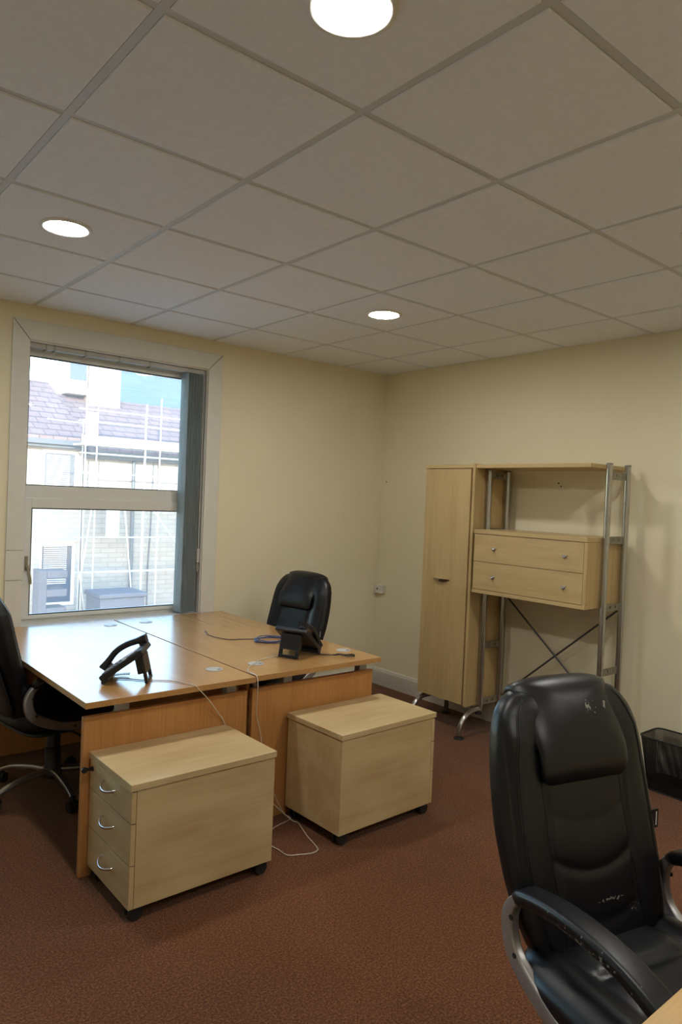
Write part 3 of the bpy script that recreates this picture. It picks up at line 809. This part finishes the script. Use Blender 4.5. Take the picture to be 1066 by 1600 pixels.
        h_ = MB(); h_.cyl((c.x, c.y, 0.045), (c.x, c.y, 0.072), 0.009, n=10)
        h_.cyl(Vector((c.x, c.y, 0.032))-D*0.007, Vector((c.x, c.y, 0.032))+D*0.007, 0.027, n=18)
        cs = h_.mk('castor', 'black_plastic', t, smooth=True, auto=40)
        for s_ in (-1, 1):
            cc = Vector((c.x, c.y, 0.026)) + D*0.017*s_
            MB().cyl(cc-D*0.009, cc+D*0.009, 0.026, n=22).mk('wheel', 'black_rubber', cs, smooth=True, auto=40)
    return t

def put(t, x, y, ang, label):
    t.location = (x, y, 0); t.rotation_euler[2] = math.radians(ang-90)
    tag(t, label, 'chair', 'black leatherette swivel chairs')
c0 = make_chair('office_chair', 'leather_back_worn', 'leather_arm_worn', 'leather')
put(c0, -2.535, -3.755, 255.5, 'scuffed black leatherette office chair in the right foreground')
c1 = make_chair('office_chair', 'leather', 'leather', 'leather', 62)
put(c1, -2.922, -0.735, 10.0, 'black leatherette office chair cut by left edge, tucked under left desk')
c2 = dup(c1); c2.scale = (1, 1, 0.965)
put(c2, -1.660, -0.700, 189.0, 'black leatherette office chair in the far corner behind right desk')

# ------------------------------------------------------------------ telephones (local: user sits on -y)
def phone(name, loc, ang, label):
    t = thing(name, (0, 0, 0), label, 'telephone', 'black desk telephones')
    tilt = math.radians(36)
    X = Matrix.Translation((0, -0.085, 0.012)) @ Matrix.Rotation(tilt, 4, 'X')
    b = MB().box((-0.095, 0.0, 0.0), (0.095, 0.215, 0.026), X).mk('phone_body', 'phone_black', t, bevel=0.007, seg=3)
    MB().box((-0.094, -0.004, -0.012), (0.094, 0.03, 0.004), X).mk('front_foot', 'phone_black', b, bevel=0.004)
    MB().box((-0.015, 0.140, 0.0262), (0.085, 0.195, 0.0300), X).mk('screen_bezel', 'phone_key', b, bevel=0.002)
    MB().box((-0.008, 0.147, 0.0302), (0.078, 0.188, 0.0310), X).mk('screen', 'phone_screen', b)
    for r_ in range(4):
        for c_ in range(3):
            x = 0.000 + 0.024*c_; y = 0.022 + 0.022*r_
            MB().box((x-0.008, y-0.006, 0.026), (x+0.008, y+0.006, 0.0300), X).mk('key', 'phone_key', b, bevel=0.0015)
    for r_ in range(5):
        MB().box((0.068, 0.018+0.019*r_, 0.026), (0.086, 0.029+0.019*r_, 0.0295), X).mk('key', 'phone_key', b, bevel=0.0015)
    # handset bridging its cradle
    hp = [X @ Vector(p) for p in cr([(-0.062, -0.008, 0.036), (-0.062, 0.030, 0.052), (-0.062, 0.080, 0.068), (-0.062, 0.130, 0.068), (-0.062, 0.180, 0.056), (-0.062, 0.222, 0.042)], 6)]
    kk = len(hp)
    def hs(i):
        e_ = min(i, kk-1-i)/(kk-1); return (1.0 + 0.25*math.exp(-(e_/0.12)**2), 1.0 + 0.55*math.exp(-(e_/0.13)**2))
    hd_ = MB().sweep(hp, rrect(0.021, 0.0130, 0.009, 4), ref=X.to_3x3() @ Vector((1, 0, 0)), scale=hs).mk('handset', 'phone_black', t, smooth=True, auto=60)
    for y in (0.012, 0.200):
        MB().cyl(X @ Vector((-0.062, y, 0.026)), X @ Vector((-0.062, y, 0.044)), 0.0235, 0.020, n=20).mk('handset_cup', 'phone_black', hd_, smooth=True, auto=50)
    # rear stand with an open window near its foot
    zt, yt = 0.120, 0.070
    v0 = Vector((0, yt, zt)); v1 = Vector((0, 0.098, 0.002)); up_ = (v0-v1); L = up_.length; up_.normalize()
    nn = Vector((1, 0, 0)).cross(up_)
    F = Matrix.Identity(4); F.col[0][:3] = (1, 0, 0); F.col[1][:3] = up_; F.col[2][:3] = nn; F.translation = v1
    s_ = MB(); a = 0.058
    s_.box((-a, 0, -0.007), (a, 0.014, 0.007), F); s_.box((-a, 0.014, -0.007), (-a+0.018, 0.042, 0.007), F)
    s_.box((a-0.018, 0.014, -0.007), (a, 0.042, 0.007), F); s_.box((-a, 0.042, -0.007), (a, L, 0.007), F)
    s_.mk('stand', 'phone_black', t, bevel=0.002)
    s2 = MB(); s2.box((-0.055, 0.045, 0.007), (0.055, L-0.005, 0.030), F); s2.mk('stand_web', 'phone_black', t, bevel=0.004)
    t.location = loc; t.rotation_euler[2] = math.radians(ang)
    return t
p1 = phone('desk_telephone', (-2.862, -1.470, 0.7255), -125.0, 'black desk telephone on the left desk facing the chair at left edge')
p2 = phone('desk_telephone', (-1.900, -1.435, 0.7255), 114.0, 'black desk telephone with its back to the viewer on the right desk')

# ------------------------------------------------------------------ cords and cables
def cable(name, pts, r, mat, label, n=8, parts=None):
    o = MB().tube(cr(pts, 6), r, n).mk(name, mat, smooth=True)
    return tag(o, label, 'cable')
cable('telephone_cord', [(-2.905, -1.425, 0.7285), (-2.86, -1.45, 0.7285), (-2.795, -1.522, 0.7285), (-2.709, -1.58, 0.7285), (-2.672, -1.66, 0.729), (-2.655, -1.712, 0.7285), (-2.640, -1.722, 0.712),
      (-2.585, -1.700, 0.660), (-2.520, -1.680, 0.585), (-2.468, -1.6595, 0.515), (-2.452, -1.6590, 0.40), (-2.430, -1.6590, 0.20), (-2.41, -1.6590, 0.05), (-2.39, -1.70, 0.0035)], 0.0022, 'cord_white',
      'cream cord from the left telephone over desk edge to behind pedestal')
cable('telephone_cord', [(-1.960, -1.425, 0.7285), (-2.02, -1.42, 0.7285), (-2.09, -1.43, 0.7285), (-2.155, -1.452, 0.7290), (-2.195, -1.490, 0.7315), (-2.255, -1.530, 0.7300), (-2.308, -1.590, 0.7285), (-2.328, -1.640, 0.729),
      (-2.333, -1.700, 0.7285), (-2.3335, -1.718, 0.700), (-2.322, -1.700, 0.63), (-2.305, -1.672, 0.54), (-2.275, -1.668, 0.44), (-2.258, -1.672, 0.33),
      (-2.235, -1.680, 0.23), (-2.185, -1.685, 0.12), (-2.135, -1.69, 0.03), (-2.100, -1.690, 0.0035), (-2.120, -1.715, 0.0035), (-2.218, -1.738, 0.0035), (-2.313, -1.788, 0.0035), (-2.40, -1.80, 0.0035)], 0.0022, 'cord_white',
      'cream cord from the right telephone through grommet, down between the panels')
cable('network_cable', [(-2.40, -1.72, 0.20), (-2.30, -1.705, 0.170), (-2.235, -1.710, 0.12), (-2.165, -1.715, 0.055), (-2.115, -1.735, 0.006), (-2.103, -1.765, 0.0035), (-2.125, -1.83, 0.0035), (-2.150, -1.905, 0.0035), (-2.173, -1.995, 0.0035),
      (-2.190, -2.028, 0.0035), (-2.228, -2.034, 0.0035), (-2.280, -2.012, 0.0035), (-2.326, -1.985, 0.0035), (-2.330, -1.92, 0.0035), (-2.350, -1.843, 0.0035), (-2.42, -1.80, 0.0035)], 0.0024, 'cord_white',
      'cream cable looped on the carpet between the two pedestals')
# blue-grey coiled cable with black tail and silver plug
coil = []
for k in range(0, 100):
    a = 2*math.pi*k/24; rr = 0.075 + 0.008*math.sin(k*0.9)
    coil.append((-1.815 + rr*1.25*math.cos(a+2.6), -1.060 + rr*1.0*math.sin(a+2.6), 0.7285 + 0.0035*(k//24) + 0.0015*math.sin(k*0.7)))
cc = tag(MB().tube(cr(coil, 2), 0.0028, 6).mk('coiled_cable', 'cord_blue', smooth=True), 'blue grey cable coiled beside the right telephone with silver plug', 'cable')
tail = [(-2.058, -0.757, 0.730), (-2.043, -0.847, 0.7278), (-2.016, -0.924, 0.7278), (-1.960, -0.945, 0.7278), (-1.905, -0.972, 0.7278), (-1.875, -0.985, 0.729), (-1.85, -0.99, 0.735)]
MB().tube(cr(tail, 5), 0.0022, 6).mk('black_tail', 'cord_black', cc, smooth=True)
MB().cyl((-2.058, -0.760, 0.7325), (-2.066, -0.738, 0.745), 0.0065, 0.008, n=12).mk('plug', 'chrome', cc)
# curly handset cord of the right telephone
pts = []
base = cr([(-1.842, -1.478, 0.742), (-1.81, -1.500, 0.7315), (-1.785, -1.535, 0.7315), (-1.745, -1.560, 0.7315), (-1.715, -1.560, 0.7315), (-1.690, -1.590, 0.7315), (-1.660, -1.600, 0.7315),
           (-1.665, -1.628, 0.7315), (-1.705, -1.618, 0.7315), (-1.735, -1.580, 0.737)], 40)
for i, p in enumerate(base):
    a = i*0.9; pts.append(p + Vector((0.0035*math.cos(a)*0.7, 0.0035*math.cos(a)*0.7, 0.0045*math.sin(a)+0.002)))
tag(MB().tube(pts, 0.0016, 5).mk('curly_cord', 'cord_black', smooth=True), 'black curly handset cord lying right of the right telephone', 'cable')
pts = []
base = cr([(-2.93, -1.447, 0.742), (-2.928, -1.425, 0.7315), (-2.905, -1.395, 0.7315), (-2.87, -1.385, 0.7315), (-2.84, -1.39, 0.7315), (-2.82, -1.41, 0.735)], 34)
for i, p in enumerate(base):
    a = i*0.9; pts.append(p + Vector((0.0035*math.cos(a)*0.7, 0.0035*math.cos(a)*0.7, 0.0045*math.sin(a)+0.002)))
tag(MB().tube(pts, 0.0016, 5).mk('curly_cord', 'cord_black', smooth=True), 'black curly handset cord tucked behind the left telephone', 'cable')

# ------------------------------------------------------------------ wire mesh bin
def wire_bin():
    t = thing('waste_bin', (-0.150, -2.69, 0), 'black wire mesh waste bin on the carpet by right wall', 'bin')
    L0, W0, L1, W1, Hh = 0.128, 0.085, 0.165, 0.118, 0.300     # half sizes bottom / top
    def ring(z, k=64, grow=0.0):
        f_ = z/Hh; a, b = W0+(W1-W0)*f_+grow, L0+(L1-L0)*f_+grow
        out = []; sec = rrect(a, b, 0.045, 15)
        for (x, y) in sec: out.append(Vector((-0.150+x, -2.662+y, z)))
        return out
    R0 = ring(0.30); n = len(R0)
    MB().tube(R0, 0.0048, 8, closed=True).mk('rim', 'mesh_bin', t, smooth=True)
    MB().tube(ring(0.004), 0.0035, 6, closed=True).mk('base_ring', 'mesh_bin', t, smooth=True)
    lo, hi = ring(0.004), ring(0.055)
    v = lo+hi; f = [(k, (k+1) % n, n+(k+1) % n, n+k) for k in range(n)] + [tuple(reversed(range(n)))]
    b_ = mk('base_tray', v, f, 'mesh_bin', t)
    so = b_.modifiers.new('solid', 'SOLIDIFY'); so.thickness = 0.002
    # woven wires, one part
    mb = MB(); sec = 3
    def fine(z, cnt):
        r = ring(z); per = [0]
        for i in range(len(r)): per.append(per[-1]+(r[(i+1) % len(r)]-r[i]).length)
        out = []
        for q in range(cnt):
            d = per[-1]*q/cnt; i = int(np.searchsorted(per, d, side='right'))-1; i = min(i, len(r)-1)
            out.append(r[i].lerp(r[(i+1) % len(r)], (d-per[i])/max(1e-9, per[i+1]-per[i])))
        return out
    cnt = 190; a = fine(0.055, cnt); b = fine(0.298, cnt)
    for q in range(cnt): mb.cyl(a[q], b[q], 0.0011, n=3, cap=False)
    for k in range(48):
        z = 0.058 + 0.005*k
        mb.tube(fine(z, 64), 0.0011, 3, closed=True)
    w_ = mb.mk('wire_mesh', 'mesh_bin', t); w_['kind'] = 'stuff'
    return t
wire_bin()

# ------------------------------------------------------------------ outside: terraced houses with scaffolding
def facademat(name, c, mortar, bw, bh):
    m, t, b = newmat(name, c, 0.85)
    tc = t.nodes.new('ShaderNodeTexCoord'); sp = t.nodes.new('ShaderNodeSeparateXYZ'); cb = t.nodes.new('ShaderNodeCombineXYZ')
    t.links.new(tc.outputs['Object'], sp.inputs[0]); t.links.new(sp.outputs['X'], cb.inputs['X']); t.links.new(sp.outputs['Z'], cb.inputs['Y'])
    br = t.nodes.new('ShaderNodeTexBrick'); t.links.new(cb.outputs[0], br.inputs['Vector'])
    br.inputs['Scale'].default_value = 1.0; br.inputs['Brick Width'].default_value = bw; br.inputs['Row Height'].default_value = bh
    br.inputs['Mortar Size'].default_value = 0.012; br.inputs['Color1'].default_value = (*c, 1)
    br.inputs['Color2'].default_value = (*[x*0.86 for x in c], 1); br.inputs['Mortar'].default_value = (*mortar, 1)
    t.links.new(br.outputs['Color'], b.inputs['Base Color']); bump(t, b, br.outputs['Fac'], -0.5, 0.01)
    return m
M_['stone'] = facademat('coursed_stone', (0.27, 0.245, 0.215), (0.19, 0.17, 0.15), 0.42, 0.13)
M_['render'] = facademat('pale_stone', (0.30, 0.275, 0.24), (0.24, 0.22, 0.195), 0.42, 0.13)
M_['roof_tile'] = facademat('brown_roof_tile', (0.155, 0.105, 0.10), (0.05, 0.035, 0.035), 0.34, 0.17)
M_['roof_slate'] = facademat('blue_slate', (0.075, 0.11, 0.15), (0.05, 0.075, 0.10), 0.30, 0.12)
M_['out_white'] = plain('white_paint_outside', (0.55, 0.55, 0.54), 0.5)
M_['out_dark'] = plain('dark_glass_outside', (0.05, 0.06, 0.09), 0.15)
M_['gutter'] = plain('dark_gutter', (0.07, 0.075, 0.085), 0.5)
M_['pole'] = plain('galvanised_pole', (0.40, 0.42, 0.44), 0.4, 0.2)
M_['board'] = plain('scaffold_board', (0.45, 0.40, 0.32), 0.8)
M_['car_grey'] = plain('grey_box', (0.075, 0.075, 0.10), 0.5)
M_['asphalt'] = plain('asphalt', (0.30, 0.30, 0.30), 0.9)
M_['leaf'] = plain('pale_green_leaf', (0.22, 0.30, 0.17), 0.6, var=0.4, scale=20)
M_['banner'] = plain('pale_banner', (0.45, 0.50, 0.50), 0.6)
struct(box('ground', (-40, 0.33, -2.75), (60, 60, -2.6), 'asphalt', bevel=0))
FYY = 14.0
def roof(name, x0, x1, z0, y1, z1, mat, par):
    th = 0.10
    v = [(x0, FYY-0.30, z0), (x1, FYY-0.30, z0), (x1, y1, z1), (x0, y1, z1), (x0, FYY-0.30, z0+th), (x1, FYY-0.30, z0+th), (x1, y1, z1+th), (x0, y1, z1+th)]
    r = mk(name, v, [(0,3,2,1),(4,5,6,7),(0,1,5,4),(1,2,6,5),(2,3,7,6),(3,0,4,7)], mat, par)
    return r
def houses(x0, x1, label, wallmat_, zt, wins, ridge, tile):
    t = thing('house', ((x0+x1)/2, FYY+2, -2.6), label, 'house')
    mb = MB()
    # facade built around the window openings
    ws = sorted(wins); cx = x0
    for (a, b, c, d) in ws:
        if a > cx: mb.box((cx, FYY, -2.6), (a, FYY+0.3, zt))
        same = [q for q in wins if q[0] == a]
        cx = max(cx, b)
    mb.box((cx, FYY, -2.6), (x1, FYY+0.3, zt))
    for a in sorted(set(q[0] for q in wins)):
        st = sorted([q for q in wins if q[0] == a], key=lambda q: q[2]); b = st[0][1]; z = -2.6
        for q in st: mb.box((a, FYY, z), (b, FYY+0.3, q[2])); z = q[3]
        mb.box((a, FYY, z), (b, FYY+0.3, zt))
    mb.box((x0, FYY+4.7, -2.6), (x1, FYY+5.0, zt)); mb.box((x0, FYY+0.3, -2.6), (x0+0.2, FYY+4.7, zt)); mb.box((x1-0.2, FYY+0.3, -2.6), (x1, FYY+4.7, zt))
    mb.mk('wall', wallmat_, t)
    roof('roof', x0, x1, zt, FYY+3.0, ridge, tile, t)
    v = [(x0, FYY+3.0, ridge), (x1, FYY+3.0, ridge), (x1, FYY+5.3, zt), (x0, FYY+5.3, zt), (x0, FYY+3.0, ridge+0.1), (x1, FYY+3.0, ridge+0.1), (x1, FYY+5.3, zt+0.1), (x0, FYY+5.3, zt+0.1)]
    mk('roof', v, [(0,3,2,1),(4,5,6,7),(0,1,5,4),(1,2,6,5),(2,3,7,6),(3,0,4,7)], tile, t)
    MB().box((x0, FYY-0.42, zt-0.10), (x1, FYY-0.29, zt+0.02)).box((x0, FYY-0.29, zt-0.17), (x1, FYY-0.0, zt-0.10)).mk('gutter', 'gutter', t)
    for (a, b, c, d) in wins:
        fr = MB(); w_ = 0.085
        fr.box((a, FYY+0.05, c), (a+w_, FYY+0.13, d)); fr.box((b-w_, FYY+0.05, c), (b, FYY+0.13, d))
        fr.box((a+w_, FYY+0.05, c), (b-w_, FYY+0.13, c+w_)); fr.box((a+w_, FYY+0.05, d-w_), (b-w_, FYY+0.13, d))
        wo = fr.mk('window', 'out_white', t)
        box('pane', (a+w_, FYY+0.09, c+w_), (b-w_, FYY+0.10, d-w_), 'out_dark', wo, bevel=0)
        mb = MB(); z = c+w_+0.02 + (d-c)*(0.28 if c < 0 else 0.0)
        while z < d-w_-0.02:
            mb.box((a+w_+0.05, FYY+0.084, z), (b-w_-0.12, FYY+0.0885, z+0.022)); z += 0.05
        mb.mk('window_blind', 'out_white', wo)
        box('window_sill', (a-0.06, FYY-0.06, c-0.10), (b+0.06, FYY+0.05, c), 'render', wo, bevel=0.005)
    return t
hA = houses(-6.0, 2.52, 'pale stone terraced house with brown tiled roof, left of the scaffolding', 'render', 2.72,
            [(1.50, 2.42, -1.47, 0.15), (1.50, 2.42, 1.30, 2.50), (-1.6, -0.7, -1.47, 0.15), (-1.6, -0.7, 1.10, 2.52)], 4.50, 'roof_tile')
hB = houses(2.54, 12.0, 'stone terraced house behind the scaffolding with brown tiled roof', 'stone', 2.52,
            [(6.4, 7.3, -1.4, 0.3), (6.4, 7.3, 1.0, 2.3)], 4.20, 'roof_tile')
# arched lintel over the lower window
v = []; f = []; n = 12
for k in range(n+1):
    x = 1.40 + 1.10*k/n; q = (x-1.95)/0.55; zt_ = 0.50 - 0.24*q*q
    v += [(x, FYY-0.02, 0.155), (x, FYY-0.02, zt_), (x, FYY-0.001, 0.155), (x, FYY-0.001, zt_)]
for k in range(n):
    q = 4*k; f += [(q, q+4, q+5, q+1), (q+1, q+5, q+7, q+3), (q, q+2, q+6, q+4)]
f += [(0, 1, 3, 2), (4*n, 4*n+2, 4*n+3, 4*n+1)]
mk('arched_lintel', v, f, 'render', hA)
for (x0, x1, z0, z1, y0, y1) in ((3.50, 4.44, 3.9, 5.75, 16.4, 17.1),):
    ch = box('chimney', (x0, y0, z0), (x1, y1, z1), 'stone', hB, bevel=0)
    box('chimney_cap', (x0-0.06, y0-0.06, z1), (x1+0.06, y1+0.06, z1+0.12), 'render', ch, bevel=0.01)
    for cx_ in (x0+0.25, x1-0.25): MB().cyl((cx_, 16.75, z1+0.12), (cx_, 16.75, z1+0.50), 0.13, 0.10, n=14).mk('chimney_pot', 'roof_tile', ch)
dm = box('dormer', (2.89, 16.5, 4.3), (3.48, 17.3, 5.35), 'out_white', hA, bevel=0.01)
box('pane', (2.95, 16.48, 4.70), (3.44, 16.499, 5.25), 'out_dark', dm, bevel=0)
# taller slate roof behind
sl = thing('house', (9.0, 20, -2.6), 'taller house with blue slate roof rising behind, right in the window', 'house')
box('wall', (5.5, 19.8, -2.6), (14, 26, 3.4), 'stone', sl, bevel=0)
mk('roof', [(5.3, 19.6, 3.3), (14, 19.6, 3.3), (14, 22.6, 6.8), (5.9, 22.6, 6.8), (5.3, 26.2, 3.3), (14, 26.2, 3.3)],
   [(0, 1, 2, 3), (3, 2, 5, 4), (0, 3, 4), (1, 5, 2), (0, 4, 5, 1)], 'roof_slate', sl)
# drainpipe, cable, wall details belong to the stone house
MB().cyl((3.90, FYY-0.07, -2.6), (3.87, FYY-0.07, 2.40), 0.045, n=12).mk('drainpipe', 'gutter', hB)
MB().tube(cr([(4.46, FYY-0.03, 2.3), (4.44, FYY-0.03, 0.6), (4.40, FYY-0.03, -0.6), (4.42, FYY-0.03, -2.2)], 6), 0.018, 6).mk('wall_cable', 'gutter', hB)
tag(MB().box((2.94, FYY-0.62, 0.31), (3.29, FYY-0.60, 1.40)).mk('banner', 'banner', bevel=0.004), 'pale blank banner hanging on scaffolding opposite', 'banner')
# scaffolding
scf = thing('scaffolding', (3.2, 13.0, -2.6), 'galvanised pole scaffolding standing in front of the houses opposite', 'scaffolding')
SYf, SYb = 12.85, 13.45
def pole(a, b, r=0.019): MB().cyl(a, b, r, n=8).mk('scaffold_pole', 'pole', scf, smooth=True, auto=60)
for x, z1 in ((2.15, 3.98), (2.43, 3.54), (3.70, 3.77), (4.10, 3.97), (5.6, 3.8)): pole((x, SYf, -2.6), (x, SYf, z1))
for x, z1 in ((2.30, 3.3), (3.95, 3.6), (5.7, 3.6)): pole((x, SYb, -2.6), (x, SYb, z1))
for z in (3.48, 3.19, 0.36, -0.49): pole((1.95, SYf-0.05, z), (6.0, SYf-0.05, z))
for z in (2.45, 1.95, -0.58): pole((2.2, SYb-0.07, z), (6.0, SYb-0.07, z), 0.020)
pole((3.13, SYf-0.1, 1.30), (3.52, SYf-0.1, -2.0)); pole((2.42, SYf-0.1, 1.9), (2.12, SYf-0.1, -0.5)); pole((2.06, SYf-0.1, -0.45), (2.30, SYf-0.1, -1.9))
pole((3.66, SYf-0.1, 1.4), (4.6, SYf-0.1, 0.2)); pole((1.2, SYf-0.1, 3.15), (2.2, SYf-0.1, 3.12))
for k in range(4): box('scaffold_board', (2.05, SYf+0.03+0.14*k, 2.62), (6.0, SYf+0.165+0.14*k, 2.66), 'board', scf, bevel=0)
box('toe_board', (2.05, SYf-0.02, 2.665), (6.0, SYf+0.02, 2.85), 'board', scf, bevel=0)
for z in (2.85,): box('brick_guard', (2.18, SYf-0.03, 2.86), (2.42, SYf+0.01, 3.42), 'board', scf, bevel=0)
# things at street side
b1 = thing('storage_box', (2.7, 12.4, -2.6), 'grey flat-lidded box store below the scaffolding opposite', 'storage box')
box('shed_body', (2.14, 11.55, -2.6), (3.22, 12.45, -0.98), 'car_grey', b1, bevel=0.02)
box('shed_lid', (2.10, 11.50, -0.978), (3.28, 12.5, -0.86), 'car_grey', b1, bevel=0.03)
b2 = thing('board_rack', (1.3, 12.4, -2.6), 'dark upright board rack against white window opposite', 'rack')
box('rack_side', (0.98, 12.2, -2.6), (1.14, 12.7, -0.35), 'car_grey', b2, bevel=0.01)
for z in (-1.8, -1.38, -0.96, -0.53): box('rack_shelf', (1.142, 12.2, z), (1.60, 12.7, z+0.17), 'car_grey', b2, bevel=0.01)
v = []; f = []
rnd = random.Random(5)
for k in range(900):
    a = rnd.random()*6.283; q = rnd.random()**0.5; zc_ = -2.6 + 1.15*(1-q*q*0.6)*rnd.random()
    c = Vector((1.35+0.62*q*math.cos(a), 11.6+0.35*q*math.sin(a), zc_)); d = Vector((rnd.uniform(-1, 1), rnd.uniform(-1, 1), rnd.uniform(-.4, 1))).normalized()*0.06
    e = d.cross(Vector((rnd.random(), rnd.random(), rnd.random()))).normalized()*0.025
    i = len(v); v += [c-d, c+e, c+d, c-e]; f.append((i, i+1, i+2, i+3))
sh = thing('shrub', (1.35, 11.6, -2.6), 'pale green shrub at the foot of the white window opposite', 'shrub')
fo = mk('foliage', v, f, 'leaf', sh); fo['kind'] = 'stuff'
MB().cyl((1.35, 11.6, -2.6), (1.36, 11.6, -1.7), 0.03, 0.01, n=8).mk('stem', 'board', sh)

# added, unseen roof slab and parapet that keep low sun off lower fronts opposite
added_roof = MB(); added_roof.box((XL-0.3, YB-0.3, H+0.255), (0.3, 0.32, H+0.55)); added_roof.box((XL-0.3, -0.1, H+0.55), (0.3, 0.32, H+2.1))
struct(added_roof.mk('roof', 'stone'))
